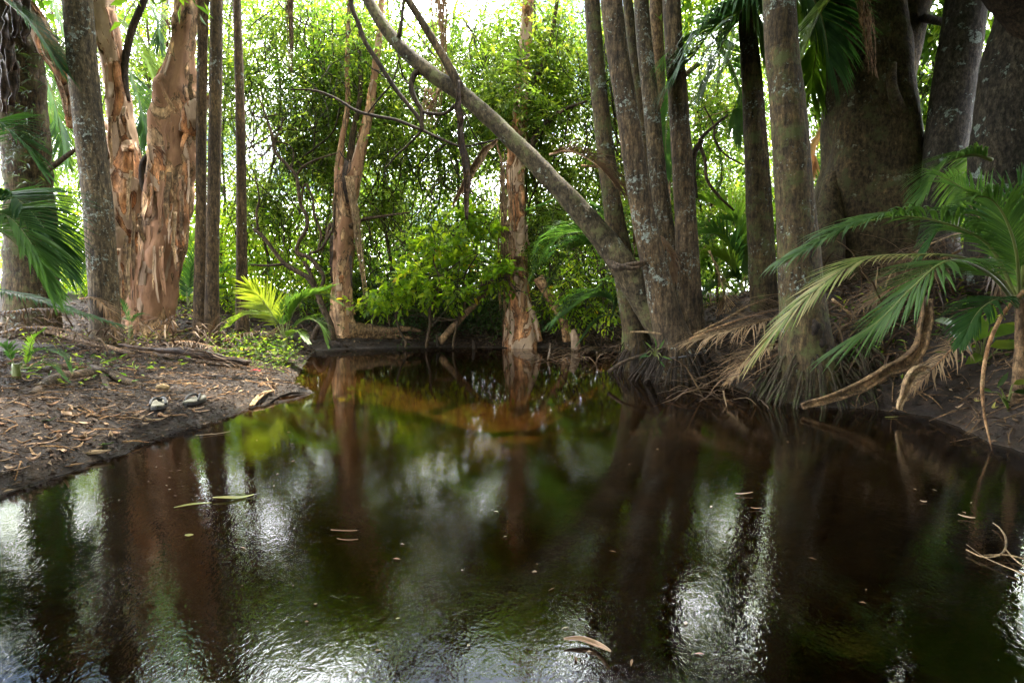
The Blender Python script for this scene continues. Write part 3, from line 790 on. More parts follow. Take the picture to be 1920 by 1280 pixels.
T = thing('paperbark_tree', 'paperbark at the far end of the pool with long roots crawling right', 'paperbark tree', P(643, 645, 9.6))
c0, r0 = limb(T, 'trunk', [(648, 640, 66), (642, 600, 46), (643, 520, 38), (645, 440, 42), (648, 380, 44), (652, 320, 34)], 9.6, M['paperbark_pale'], 28, 110, .14, 4, sink=.2, seed=5, flute=.09)
c1, r1 = limb(T, 'stem', [(650, 400, 34), (664, 335, 28), (676, 285, 22), (690, 220, 18), (701, 150, 14), (712, 60, 12), (716, -30, 12)], 9.6, M['paperbark_pale'], 14, 60, .08, 5, seed=6, top_z=7)
c2, r2 = limb(T, 'stem', [(644, 400, 30), (636, 330, 20), (640, 270, 12), (652, 200, 11), (651, 120, 9), (655, 0, 8)], 9.7, M['paperbark_pale'], 12, 50, .08, 5, seed=7, top_z=6.5)
limb(T, 'stem', [(650, 350, 20), (656, 300, 15), (662, 250, 12), (676, 170, 9), (672, 60, 7)], 9.8, M['branch_bark'], 12, 40, .08, 5, seed=8)
limb(T, 'branch', [(632, 440, 12), (620, 420, 8), (612, 450, 6)], 9.5, M['branch_bark'], 8, 12)
limb(T, 'branch', [(655, 425, 10), (680, 412, 7), (720, 405, 5), (770, 398, 3)], 9.5, M['branch_bark'], 8, 20, .1)
flaps(T, c0, r0, 22, 21, size=(.10, .4), wid=(.04, .14), trange=(.12, .95), lift=.03)
flaps(T, c1, r1, 16, 22, size=(.10, .4), wid=(.03, .10), trange=(.02, .6), lift=.02)
for k, (x0, y0, x1, y1, w, mt) in enumerate([(632, 350, 626, 430, .05, 'sheath'), (640, 310, 636, 380, .06, 'paperbark_pale'), (650, 300, 652, 380, .07, 'sheath_dark'), (668, 320, 664, 400, .05, 'paperbark_pale'),
                       (622, 440, 622, 530, .05, 'sheath_dark'), (658, 480, 660, 540, .04, 'sheath_dark')]):
    loose_strip(T, P(x0, y0, 9.45), P(x1, y1, 9.4), w, mt, k + 30)
for sp in ([(660, 622, 40), (690, 618, 24), (725, 622, 18), (760, 616, 12), (790, 620, 6)], [(662, 640, 30), (690, 632, 20), (720, 634, 14), (745, 628, 10), (775, 636, 6)],
           [(655, 640, 26), (672, 650, 14), (700, 652, 8)], [(636, 640, 24), (622, 648, 10), (612, 652, 6)], [(690, 622, 12), (735, 630, 12), (748, 640, 8), (742, 650, 5)]):
    limb(T, 'root', sp, 9.55, M['sheath'], 12, 40, .3, 7)

T = thing('paperbark_tree', 'squat based paperbark on the far bank, left of the green arching fronds', 'paperbark tree', P(972, 640, 9.4))
c0, r0 = limb(T, 'trunk', [(978, 640, 72), (975, 600, 58), (974, 550, 44), (972, 500, 36), (970, 400, 36), (968, 320, 36), (974, 240, 30), (984, 100, 24), (990, 0, 22)], 9.4, M['paperbark_rust'], 24, 120, .12, 4, sink=.2, seed=9, top_z=7.5, flute=.08)
flaps(T, c0, r0, 28, 23, size=(.10, .45), wid=(.04, .16), trange=(.06, .5), lift=.035)
for sp in ([(968, 560, 16), (952, 600, 16), (948, 650, 14)], [(985, 560, 14), (1003, 600, 12), (1012, 640, 12)], [(975, 580, 16), (986, 620, 14), (990, 655, 10)]):
    limb(T, 'root', sp, 9.3, M['paperbark_rust'], 10, 20, .12, 5)
limb(T, 'branch', [(978, 300, 18), (1000, 265, 14), (1030, 225, 12), (1060, 205, 8), (1100, 190, 5)], 9.3, M['branch_bark'], 10, 24, .1)
limb(T, 'branch', [(980, 230, 12), (1000, 160, 9), (1030, 90, 8), (1045, 0, 8)], 9.5, M['branch_bark'], 10, 24, .1)
mb = MB(); strip(mb, [P(960, 520, 9.1), P(972, 486, 9.05), (P(988, 520, 9.1))], [.12, .16, .05], 1.1, .012, 7, 12, Vector((0, -1, 0)), wav=.03); mb.build('bark_flap', M['sheath'], T)

# ------------------------------------------------------------ dark forked tree on the far left with mossy trunk
T = thing('forked_tree', 'dark shaggy tree at the left edge with an orange peeling limb leaning right', 'tree', P(48, 600, 7.0))
limb(T, 'trunk', [(62, 600, 96), (58, 430, 84), (50, 300, 80), (40, 190, 84), (35, 110, 80), (20, 30, 66), (5, -40, 60)], 7.0, M['palm_bark_mossy'], 26, 110, .12, 4, top_z=7, seed=12, sink=.2)
cc, rc = limb(T, 'limb', [(30, 0, 40), (62, 30, 34), (92, 90, 40), (120, 130, 38), (128, 180, 22), (134, 240, 12)], 6.9, M['paperbark_rust'], 16, 50, .10, 4)
flaps(T, cc, rc, 14, 31, size=(.1, .4), wid=(.04, .12), lift=.03)
limb(T, 'branch', [(84, 325, 10), (105, 308, 10), (135, 285, 8), (160, 270, 6)], 6.9, M['branch_bark'], 8, 18, .1)
mb = MB()
for k, (x, y) in enumerate([(10, 60), (28, 20), (18, 110), (8, 160), (26, 150), (48, 30)]):
    strip(mb, [P(x, y - 50, 6.5), P(x + 6, y, 6.45), P(x - 4, y + 50, 6.5)], [.05, .12, .05], .7, .008, 6, 10, Vector((0, -1, 0)), wav=.05, seed=k)
mb.build('bark_strip', M['sheath_dark'], T)
mb = MB(); rng = random.Random(5)
for k in range(110):
    x = 48 + rng.uniform(-40, 40); y = rng.uniform(90, 430); p = P(x, y, 6.58 + abs(x - 48) * .006)
    for j in range(3):
        v, f = leaflet_geo(p, Vector((rng.uniform(-1, 1), -.6, rng.uniform(-.8, .5))), Vector((0, -1, .5)), rng.uniform(.06, .13), .014, .5, 3, 0, rng)
        mb.add(v, f, rng.random())
o = mb.build('epiphyte', M['leaf_dark'], T); o['kind'] = 'stuff'; o['label'] = 'tiny ferns clinging to the bark'

# ------------------------------------------------------------ tilted tree across the middle
T = thing('leaning_tree', 'mottled grey tree tilted diagonally over the pool with a fork near the middle', 'tree', P(1265, 660, 6.0))
limb(T, 'trunk', [(1290, 690, 78, 6.0), (1262, 640, 70, 6.0), (1215, 570, 62, 6.0), (1172, 504, 56, 6.0), (1135, 452, 50, 6.05), (1088, 396, 44, 6.1), (1036, 340, 38, 6.2), (960, 262, 34, 6.3), (880, 188, 31, 6.4), (800, 132, 28, 6.5), (740, 76, 24, 6.6), (690, 0, 22, 6.7), (650, -90, 20, 6.8)], 6, M['leaning_bark'], 28, 260, .08, 7, sink=.2, seed=14)
limb(T, 'fork', [(868, 184, 24, 6.38), (850, 140, 18, 6.35), (815, 80, 15, 6.35), (765, 0, 14, 6.3), (720, -70, 12, 6.3)], 6.4, M['palm_bark'], 14, 50, .06, 7, seed=15)
DB = M['dark_bark']
limb(T, 'branch', [(748, 70, 10), (753, 40, 7), (757, 0, 6), (760, -40, 5)], 6.55, M['leaning_bark'], 8, 18)
limb(T, 'branch', [(790, 130, 14), (776, 142, 12), (771, 165, 11), (780, 190, 10), (790, 207, 9), (790, 240, 7)], 6.5, DB, 10, 30, .12, 8)
limb(T, 'branch', [(792, 210, 7), (815, 214, 7), (836, 212, 6), (855, 196, 7)], 6.5, DB, 8, 20, .1)
limb(T, 'branch', [(660, -30, 9), (659, 10, 10), (672, 44, 9), (685, 80, 9), (706, 112, 9), (740, 165, 9), (768, 200, 8), (790, 230, 8), (791, 246, 8)], 6.5, DB, 10, 60, .08, 8)
limb(T, 'branch', [(545, 168, 3), (590, 170, 4), (630, 185, 5), (668, 208, 6), (700, 217, 6), (745, 226, 6), (790, 244, 6)], 6.5, DB, 8, 50, .06)
limb(T, 'branch', [(790, 243, 6), (830, 262, 5), (870, 274, 4), (935, 262, 4)], 6.5, DB, 8, 30, .06)
limb(T, 'branch', [(790, 246, 5), (765, 272, 5), (745, 290, 4), (724, 314, 3)], 6.5, DB, 8, 24, .06)
limb(T, 'branch', [(690, 212, 3), (715, 180, 4), (735, 155, 3), (750, 105, 3)], 6.5, DB, 8, 24, .06)
mb = MB(); a = P(1145, 494, 5.72); b = P(1206, 492, 5.5)
tube(mb, [P(1140, 486, 6.1), a, P(1160, 503, 5.55), P(1180, 497, 5.5), b, P(1216, 496, 5.65)], [.02, .028, .03, .026, .022, .02], 8, 36, .35, 14, seed=3)
tube(mb, [a + Vector((0, 0, .02)), P(1165, 498, 5.5), P(1186, 503, 5.46), b + Vector((0, 0, -.02))], [.018] * 4, 7, 30, .35, 14, seed=5)
tag(mb.build('vine', M['branch_bark']), 'thick twisted vine tied round the tilted tree trunk', 'vine')

# brown forked tree between the clump palms
T = thing('forked_tree', 'ochre brown forked tree in the background between two palm trunks of the clump', 'tree', P(1240, 560, 8.4))
limb(T, 'trunk', [(1250, 590, 34), (1246, 400, 28), (1238, 260, 22), (1234, 150, 26), (1230, 0, 26)], 8.4, M['sheath'], 16, 60, .08, 5, top_z=7, sink=.2, seed=16)
limb(T, 'branch', [(1240, 195, 16), (1256, 170, 15), (1280, 145, 12), (1310, 120, 10)], 8.4, M['sheath'], 10, 20, .08)

# ------------------------------------------------------------ huge trunks on the right
T = thing('fig_tree', 'huge mossy brown trunk on the right with a long root down its side', 'fig tree', P(1640, 470, 6.5))
limb(T, 'trunk', [(1640, 560, 300, 6.7), (1640, 470, 256, 6.7), (1636, 400, 214, 6.6), (1636, 300, 182, 6.6), (1632, 200, 160, 6.6), (1628, 100, 146, 6.6), (1626, 0, 132, 6.6)], 6.6, M['fig_bark'], 48, 130, .07, 2.0, top_z=8, sink=.3, seed=17, flute=.05)
limb(T, 'trunk', [(1672, 200, 60), (1690, 110, 64), (1706, 40, 62), (1722, -40, 58)], 6.5, M['fig_bark'], 24, 50, .08, 3, top_z=7.5, seed=18)
limb(T, 'buttress', [(1674, 120, 14, 6.1), (1672, 160, 18, 6.05), (1684, 200, 24, 6.1), (1705, 240, 34, 6.2), (1722, 290, 48, 6.3), (1738, 360, 60, 6.3), (1748, 440, 70, 6.3)], 6.3, M['fig_bark'], 16, 60, .08, 4, seed=19)
limb(T, 'buttress', [(1566, 330, 40, 6.5), (1556, 400, 56, 6.4), (1548, 470, 70, 6.3), (1540, 540, 80, 6.3)], 6.3, M['fig_bark'], 16, 50, .08, 4, seed=20)
limb(T, 'branch', [(1730, 34, 16), (1760, 40, 15), (1800, 50, 14)], 6.3, DB, 10, 18, .06)
T = thing('lichen_tree', 'grey lichen blotched trunk leaning right, between the huge mossy trunk and the frame edge', 'tree', P(1752, 460, 6.0))
limb(T, 'trunk', [(1750, 520, 96), (1752, 440, 82), (1764, 340, 72), (1780, 220, 76), (1796, 110, 74), (1812, 0, 70)], 6.0, M['lichen_bark'], 30, 140, .06, 3, top_z=8, sink=.3, seed=21)
T = thing('lichen_tree', 'rightmost broad lichen covered trunk cut off by the frame edge', 'tree', P(1885, 520, 5.0))
limb(T, 'trunk', [(1886, 560, 140), (1886, 400, 128), (1890, 260, 120), (1906, 130, 120), (1935, 0, 110)], 5.0, M['lichen_bark'], 34, 140, .06, 3, top_z=8, sink=.3, seed=22)
limb(T, 'branch', [(1990, 80, 110), (1930, 20, 90), (1880, -20, 70), (1840, -60, 60)], 4.8, M['dark_bark'], 20, 60, .12, 3, seed=23)

# ------------------------------------------------------------ the twisted little tree of the far left bank
T = thing('twisted_tree', 'crooked bare little tree with snaking branches left of the far paperbark', 'tree', P(622, 625, 9.2))
BB = M['branch_bark']; D = 9.2
for sp in ([(626, 640, 12), (620, 610, 13), (606, 576, 11), (596, 550, 11), (580, 523, 11), (557, 509, 10), (532, 493, 9), (512, 468, 8), (493, 444, 8), (476, 430, 7)],
           [(600, 545, 8), (607, 520, 8), (597, 503, 9), (580, 483, 9), (558, 474, 9), (560, 455, 8), (574, 430, 8), (575, 407, 8), (563, 382, 7), (560, 360, 7), (556, 332, 7), (541, 312, 6), (515, 284, 6), (512, 261, 6), (504, 233, 5), (493, 202, 4), (484, 180, 3)],
           [(515, 261, 5), (526, 247, 4), (530, 220, 3)], [(556, 328, 5), (569, 312, 5), (597, 298, 4), (633, 287, 3)], [(470, 496, 3), (500, 498, 5), (532, 495, 6)],
           [(580, 476, 6), (602, 466, 6), (614, 447, 6), (625, 424, 5), (628, 380, 4)], [(512, 270, 4), (490, 292, 4), (470, 270, 3), (455, 240, 3)], [(563, 385, 4), (572, 345, 4), (586, 372, 5), (590, 405, 6), (602, 440, 6), (596, 470, 5)],
           [(484, 430, 6), (481, 400, 5), (486, 370, 4), (478, 330, 3)], [(585, 640, 12), (600, 612, 12), (622, 640, 10)], [(610, 590, 12), (598, 560, 10), (585, 520, 8), (570, 490, 7)],
           [(512, 262, 4), (545, 275, 3), (550, 300, 3), (540, 318, 2)], [(475, 218, 3), (495, 220, 3), (520, 215, 3)]):
    limb(T, 'branch', sp, D, BB, 8, len(sp) * 6, .12, 8)

# hanging sheaths, dead palm pieces
def sheath(name, label, cat_, pts, widths, mat, curl=.9, thick=.006, n=26, across=8, wav=.02, seed=1, up=Vector((0, -1, 0)), twist=0.):
    mb = MB(); strip(mb, pts, widths, curl, thick, across, n, up, .5, wav, seed, twist)
    return tag(mb.build(name, mat), label, cat_)
sheath('dead_sheath', 'pointed dark sheath hanging from the fork of the tilted tree', 'dead sheath', [P(862, 150, 6.15), P(860, 200, 6.12), P(862, 255, 6.12)], [.02, .09, .02], M['sheath_dark'])
sheath('dead_sheath', 'long dark sheath hanging vertically below the tilted tree, split down its middle', 'dead sheath', [P(864, 190, 6.14), P(866, 262, 6.1), P(874, 320, 6.08), (P(875, 412, 6.1))], [.01, .10, .09, .03], M['sheath_dark'])
sheath('dead_sheath', 'brown dead sheath slanting down left from the underside of the tilted tree', 'dead sheath', [P(932, 262, 6.12), P(905, 290, 6.1), P(880, 330, 6.1), (P(850, 386, 6.12))], [.03, .12, .10, .02], M['sheath'])
t = thing('dead_palm_frond', 'grey dead frond hanging like a pillar in front of the squat paperbark', 'dead frond', P(940, 270, 8.9))
mb = MB(); strip(mb, [P(934, 270, 8.9), P(944, 360, 8.9), P(948, 460, 8.9), P(952, 560, 8.9)], [.03, .12, .16, .08], 1.2, .008, 8, 30, Vector((0, -1, 0)), wav=.05); mb.build('sheath', M['sheath'], t)
hs = MB(); rng = random.Random(8)
for k in range(26):
    x = rng.uniform(938, 960); a = P(x, rng.uniform(280, 430), 8.85); b = P(x + rng.uniform(-8, 12), rng.uniform(480, 640), 8.8)
    strip(hs, [a, a.lerp(b, .5) + Vector((rng.uniform(-.03, .03), 0, 0)), b], [.012, .018, .003], .3, .002, 3, 8, Vector((0, -1, 0)), rng.random(), .03, k)
hs.build('leaflet', M['sheath'], t)['kind'] = 'stuff'
hanging_strings('dead_palm_frond', 'thin grey frond draped down the right side of the far paperbark', 'dead frond', 655, 330, 690, 590, 9.3, 16, 34, M['dead_pale'], 11, .05)

def dead_frond(label, pts, L, n, W, seed, mat='straw_leaf', rm='dead_frond', droop=.6, ang=40, r0=.012, name='dead_palm_frond', **kw):
    t = thing(name, label, 'dead frond', Vector(pts[0]), kw.pop('group', None))
    frond(pts, L, n, W, 'leaf', M[mat], t, droop, 4, ang, seed, r0, rach_mat=M[rm], kink=.16, ragged=.55, **kw); return t
dead_frond('straw coloured dead frond draped over the tilted tree trunk', [P(1030, 290, 5.9), P(1070, 284, 5.8), P(1120, 310, 5.75), P(1160, 355, 5.8)], .62, 22, .022, 3, 'straw_leaf', 'dead_pale', droop=.5, ang=35, start=.05)
dead_frond('limp brown dead frond hanging between the tilted tree and the leaning palm', [P(1090, 310, 6.6), P(1140, 320, 6.5), P(1180, 370, 6.5), P(1195, 450, 6.5)], .7, 20, .022, 4, droop=1.0, ang=25, start=.05)
dead_frond('brown leaf tuft caught between palm trunks of the clump', [P(1232, 435, 6.0), P(1245, 460, 5.9), P(1258, 480, 5.9), P(1262, 520, 5.9)], .35, 9, .03, 5, droop=.8)

# pile of dead fronds among the palm feet, right
PILE = [([(1292, 636), (1350, 612), (1410, 592), (1462, 580)], 5.3, .50, 20, 'long dead frond leaning up right beside the leaning palm foot'),
        ([(1300, 628), (1360, 598), (1400, 575), (1440, 560)], 5.6, .42, 18, 'dead frond arching behind the palm with hanging fronds'),
        ([(1356, 722), (1400, 695), (1450, 668), (1510, 640)], 4.9, .40, 18, 'reddish dead frond with its tip touching the water'),
        ([(1475, 590), (1420, 605), (1360, 622), (1300, 640)], 5.0, .62, 24, 'broad tan dead frond spilling its leaflets toward the water'),
        ([(1480, 640), (1440, 650), (1400, 672), (1370, 708)], 4.9, .40, 16, 'short crumpled dead frond above the waterline'),
        ([(1330, 470), (1350, 520), (1360, 570), (1345, 620)], 6.3, .40, 16, 'dead frond standing upright behind the clump'),
        ([(1800, 470), (1740, 500), (1680, 535), (1620, 575)], 5.0, .50, 20, 'brown dead frond sloping down under the green one'),
        ([(1860, 420), (1790, 440), (1720, 470), (1650, 520)], 5.4, .50, 20, 'dead frond resting on the base of the huge trunk'),
        ([(1760, 660), (1690, 662), (1620, 672), (1550, 700)], 4.5, .40, 18, 'dry frond lying flat behind the root skirt'),
        ([(1560, 560), (1610, 600), (1660, 640), (1720, 670)], 4.9, .45, 18, 'dead frond slanting down behind the thick near palm'),
        ([(1850, 600), (1800, 640), (1750, 690), (1700, 740)], 4.0, .30, 14, 'broken dead frond beside the grey curved sheath'),
        ([(1820, 380), (1850, 430), (1870, 500), (1880, 590)], 4.6, .45, 16, 'dark dead frond hanging against the rightmost trunk')]
for k, (pp, d, L, n, lab) in enumerate(PILE):
    pts = [P(x, y, d - .08 * i + (.2 if k % 2 else 0)) for i, (x, y) in enumerate(pp)]
    dead_frond(lab, pts, L * 1.15, int(n * 1.3), .011, 100 + k, 'straw_leaf', ('dead_frond', 'dead_pale')[k % 2], droop=.28, ang=50, group='dead fronds piled on the right bank', lift=.1)
# loose dead leaflets and sticks in the pile
def straw(name, n, box, L, seed, kind='stuff'):
    rng = random.Random(seed); mb = MB()
    for k in range(n):
        px, py, d = rng.uniform(box[0], box[1]), rng.uniform(box[2], box[3]), rng.uniform(box[4], box[5])
        a = P(px, py, d); a.z = max(gz(a.x, a.y) + rng.uniform(.02, .28), 0.01)
        v = Vector((rng.uniform(-1, 1), rng.uniform(-.5, .5), rng.uniform(-.5, .3))).normalized() * L * rng.uniform(.4, 1.2)
        b = a + v; zb = gz(b.x, b.y); b.z = max(b.z, zb if zb > 0 else -.05)
        w = rng.uniform(.006, .018)
        strip(mb, [a, a.lerp(b, .5) + Vector((0, 0, rng.uniform(0, .08))), b], [w, w, w * .3], .4, .002, 3, 6, Vector((0, 0, 1)), rng.random(), .015, k)
    o = mb.build(name, M['straw_leaf']); tag(o, 'loose brown palm leaflets and straw strewn ' + box[6], 'palm litter', kind=kind); return o
straw('palm_litter', 420, (1300, 1800, 600, 720, 4.4, 5.8, 'among the palm feet on the right bank'), .5, 1)
straw('palm_litter', 240, (1520, 1900, 430, 640, 4.6, 6.2, 'on the slope below the huge trunks'), .5, 2)
straw('palm_litter', 200, (1000, 1330, 560, 640, 6.8, 9.0, 'behind the right hand palm clump'), .4, 3)

sheath('dead_sheath', 'curved grey brown frond base lying from the bank down into the water', 'dead sheath',
       [P(1737, 560, 4.1), P(1728, 620, 4.05), P(1705, 668, 4.0), P(1650, 700, 3.98), P(1580, 735, 3.95), P(1505, 764, 3.95)], [.07, .11, .13, .10, .06, .025], M['sheath'], 1.3, .02, 40, 9, .02)
sheath('dead_sheath', 'short pale hooked frond base pointing down into the water', 'dead sheath',
       [P(1738, 690, 3.8), P(1712, 694, 3.75), P(1698, 720, 3.72), P(1686, 768, 3.7)], [.05, .10, .07, .015], M['dead_pale'], 1.4, .015, 24, 9, .02)
tt = MB(); tube(tt, [P(1920, 545, 3.1), P(1880, 590, 3.1), P(1853, 650, 3.1), P(1842, 720, 3.05), P(1846, 780, 3.0), P(1862, 852, 2.95)], [.012, .010, .010, .009, .007, .003], 8, 60, .15, 12)
tag(tt.build('frond_stalk', M['dead_frond']), 'thin brown leafless stalk arching down into the water at the right', 'stalk')

# logs and sticks
def stick(name, label, cat_, spec, d, mat, sides=10, n=30, rough=.12):
    mb = MB(); pts, rs = trunk_path(spec, d, None, 0); tube(mb, pts, rs, sides, n, rough, 8); return tag(mb.build(name, mat), label, cat_)
stick('fallen_log', 'bare log propped diagonally out of the far water', 'log', [(824, 642, 15), (850, 612, 14), (885, 575, 13), (922, 538, 12)], 9.0, M['sheath'])
stick('fallen_branch', 'thin crooked branch reaching left from the grey hanging frond', 'branch', [(950, 524, 12), (920, 528, 9), (880, 540, 6), (850, 546, 5), (820, 548, 3)], 8.8, M['branch_bark'])
stick('fallen_log', 'brown slanted log behind the green arching fronds', 'log', [(1008, 520, 22), (1034, 562, 20), (1056, 600, 18), (1064, 640, 18)], 9.0, M['dead_frond'])
stick('tree_stump', 'broken reddish stump at the far waterline right of the squat paperbark', 'stump', [(1080, 655, 20), (1078, 635, 18), (1072, 618, 13)], 8.7, M['paperbark_rust'])
stick('fallen_branch', 'bare stick lying from the clump roots toward the pool', 'branch', [(1244, 652, 5), (1210, 664, 6), (1170, 678, 7), (1140, 698, 8)], 5.4, M['branch_bark'])
stick('fallen_branch', 'pale thin stick sticking out left of the leaning palm foot', 'branch', [(1240, 626, 4), (1210, 622, 4), (1182, 622, 3)], 5.4, M['dead_pale'])
for k, (lab, sp, d) in enumerate([('dark spiky stub in the far water below the propped log', [(890, 655, 10), (888, 643, 7), (886, 634, 3)], 8.9), ('small dark stub left of the squat paperbark', [(822, 650, 9), (820, 640, 6), (818, 626, 3)], 8.9)]):
    stick('tree_stump', lab, 'stump', sp, d, M['root_dark'], 8, 12)
tb = thing('twig', 'forked pale twig poking out of the water at the right edge', 'twig', P(1900, 1010, 1.85))
for sp in ([(1812, 1030, 3), (1845, 1044, 3), (1880, 1036, 4), (1886, 1010, 4), (1875, 990, 3), (1862, 980, 2)], [(1845, 1040, 2), (1890, 1040, 3), (1930, 1050, 4)], [(1886, 1030, 3), (1905, 1050, 3), (1935, 1072, 4)], [(1812, 1020, 1.5), (1850, 1046, 2), (1920, 1076, 2.4)]):
    mb = MB(); pts, rs = [], []
    for x, y, w in sp:
        p = G(x, y, .012); pts.append(p); rs.append(w * .5 * mpp(p.y))
    tube(mb, pts, rs, 6, 24, .2, 20); mb.build('branch', M['dead_pale'], tb)

# ------------------------------------------------------------ green palms near the camera
RP = P(1912, 560, 3.3)
T = thing('young_palm', 'young green palm at the right edge whose fronds arch left over the bank', 'palm', Vector((RP.x, RP.y, max(gz(RP.x, RP.y), 0.05))))
def nf(pp, L, n, W, seed, mat='frond_near', par=None, **kw):
    pts = [P(*p) for p in pp]
    return frond(pts, L, n, W, 'frond', M[mat], par, rach_mat=M['stem_green'], seed=seed, three=True, segs=6, **kw)
nf([(1908, 565, 3.3), (1862, 470, 3.25), (1800, 428, 3.2), (1700, 406, 3.2), (1600, 425, 3.15), (1500, 478, 3.1)], .34, 36, .020, 1, par=T, separate=True, droop=.22, ang=52, start=.24, tipk=.75, miss=.06, r0=.011)
nf([(1908, 570, 3.3), (1868, 515, 3.15), (1800, 482, 3.0), (1700, 478, 2.9), (1620, 486, 2.85), (1540, 535, 2.8), (1470, 600, 2.75), (1440, 635, 2.75)], .30, 36, .014, 2, par=T, separate=True, droop=.10, ang=34, start=.42, tipk=.8, lift=.0, miss=.1, r0=.010)
nf([(1908, 575, 3.3), (1868, 525, 3.0), (1820, 495, 2.8), (1770, 492, 2.65), (1710, 540, 2.6), (1650, 600, 2.6), (1600, 635, 2.6)], .36, 38, .016, 3, par=T, separate=True, droop=.09, ang=46, start=.34, tipk=.7, lift=.0, r0=.011)
nf([(1912, 560, 3.3), (1900, 450, 3.4), (1915, 370, 3.4), (1950, 320, 3.3)], .34, 24, .018, 4, 'frond_green', par=T, droop=.18, ang=50, start=.2, r0=.012, lift=.1)
nf([(1912, 560, 3.3), (1880, 470, 3.6), (1845, 390, 3.7), (1800, 350, 3.7), (1760, 330, 3.7)], .36, 24, .014, 5, 'frond_green', par=T, droop=.2, ang=50, start=.35, r0=.010)
nf([(1912, 560, 3.3), (1930, 440, 3.1), (1975, 400, 2.9), (2030, 380, 2.8)], .4, 20, .018, 6, 'frond_green', par=T, droop=.18, ang=50, start=.1, r0=.012)
nf([(1912, 560, 3.3), (1890, 480, 3.5), (1860, 420, 3.6), (1815, 400, 3.6), (1770, 420, 3.6), (1735, 470, 3.6)], .32, 34, .014, 7, 'frond_dark', par=T, droop=.2, ang=45, start=.3, r0=.010)
nf([(1912, 560, 3.3), (1905, 470, 3.0), (1880, 400, 2.9), (1850, 370, 2.85), (1815, 375, 2.8)], .30, 34, .013, 8, 'frond_near', par=T, droop=.22, ang=45, start=.3, r0=.009)
nf([(1912, 570, 3.3), (1890, 560, 3.2), (1860, 565, 3.1), (1830, 590, 3.05), (1805, 640, 3.0)], .26, 28, .014, 9, 'frond_dark', par=T, droop=.2, ang=45, start=.3, r0=.008)
mb = MB(); tube(mb, [(RP.x + .03, RP.y, gz(RP.x, RP.y) - .1), (RP.x + .03, RP.y, .4), RP], [.04, .035, .02], 10, 20, .2); mb.build('stem', M['sheath'], T)

# left edge palm
LPp = P(-120, 470, 4.6)
T = thing('young_palm', 'dark green palm at the left edge spreading wide fronds over the bank', 'palm', Vector((LPp.x, LPp.y, gz(LPp.x, LPp.y))))
def lf(pp, L, n, W, seed, mat='frond_dark', **kw):
    frond([P(*p) for p in pp], L, n, W, 'frond', M[mat], T, rach_mat=M['stem_green'], seed=seed, three=True, segs=6, **kw)
lf([(-120, 500, 4.6), (-60, 390, 4.5), (20, 370, 4.4), (80, 425, 4.3), (125, 510, 4.3)], .62, 42, .030, 1, separate=True, droop=.12, ang=55, start=.12, tipk=.35, r0=.012)
lf([(-120, 500, 4.6), (-70, 430, 4.3), (0, 400, 4.1), (60, 460, 4.0), (90, 545, 4.0)], .58, 36, .028, 2, separate=True, droop=.14, ang=52, start=.15, r0=.012)
lf([(-120, 480, 4.6), (-70, 300, 4.6), (-20, 232, 4.5), (35, 260, 4.4), (70, 310, 4.4)], .45, 30, .024, 3, droop=.12, ang=50, start=.2, tipk=.5)
lf([(-120, 520, 4.6), (-40, 540, 4.4), (60, 560, 4.3), (140, 585, 4.2), (215, 608, 4.2)], .20, 24, .020, 4, mat='frond_green', droop=.25, ang=45, start=.2, tipk=.6)
lf([(-120, 500, 4.6), (-80, 440, 5.0), (-10, 430, 5.2), (50, 480, 5.3), (100, 560, 5.3)], .6, 34, .03, 5, droop=.12, ang=50, start=.15)
mb = MB(); tube(mb, [(LPp.x, LPp.y, gz(LPp.x, LPp.y) - .1), (LPp.x, LPp.y, LPp.z)], [.06, .04], 10, 10, .06); mb.build('stem', M['stem_green'], T)

# the sunlit yellow frond palm on the far left bank
def small_palm(label, base, d, fr, seed, mat='frond_green', group=None, r0=.008, W=.02, L=.25, n=18):
    b = P(base[0], base[1], d)
    T = thing('young_palm', label, 'palm', Vector((b.x, b.y, gz(b.x, b.y))), group)
    mb = MB(); tube(mb, [(b.x, b.y, gz(b.x, b.y) - .05), (b.x, b.y, b.z + .03)], [.03, .022], 8, 8, .08); mb.build('stem', M['stem_green'], T)
    for k, f in enumerate(fr):
        pp, opt = (f if isinstance(f[0], list) else (f, {}))
        opt = dict(opt); mt = opt.pop('mat', mat); LL = opt.pop('L', L); nn = opt.pop('n', n)
        pts = [b] + [P(x, y, d + (dd[0] if dd else 0)) for x, y, *dd in pp]
        kw = dict(droop=.25, ang=48, start=.25, tipk=.55, three=False, segs=4, kink=.04); kw.update(opt)
        sep = opt.get('separate', False)
        frond(pts, LL, nn, W, 'frond', M[mt], T, rach_mat=M['stem_green'], seed=seed * 10 + k, r0=r0, **kw)
    return T
small_palm('little palm with one glowing yellow frond beside the water on the left bank', (535, 640), 6.6,
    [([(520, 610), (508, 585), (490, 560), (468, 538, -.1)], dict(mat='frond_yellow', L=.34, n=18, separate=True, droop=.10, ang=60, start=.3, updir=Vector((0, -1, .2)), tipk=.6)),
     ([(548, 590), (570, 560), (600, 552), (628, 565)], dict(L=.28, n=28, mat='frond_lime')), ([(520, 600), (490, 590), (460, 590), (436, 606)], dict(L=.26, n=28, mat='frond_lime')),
     ([(555, 610), (580, 598), (600, 610), (610, 640)], dict(L=.22, n=24)), ([(540, 600), (552, 575), (575, 556), (618, 540)], dict(L=.26, n=24)),
     ([(545, 625, -.2), (560, 622, -.3), (576, 640, -.4)], dict(mat='frond_lime', L=.14)), ([(530, 600), (538, 570), (560, 558), (590, 570)], dict(L=.2))], 2, W=.022)
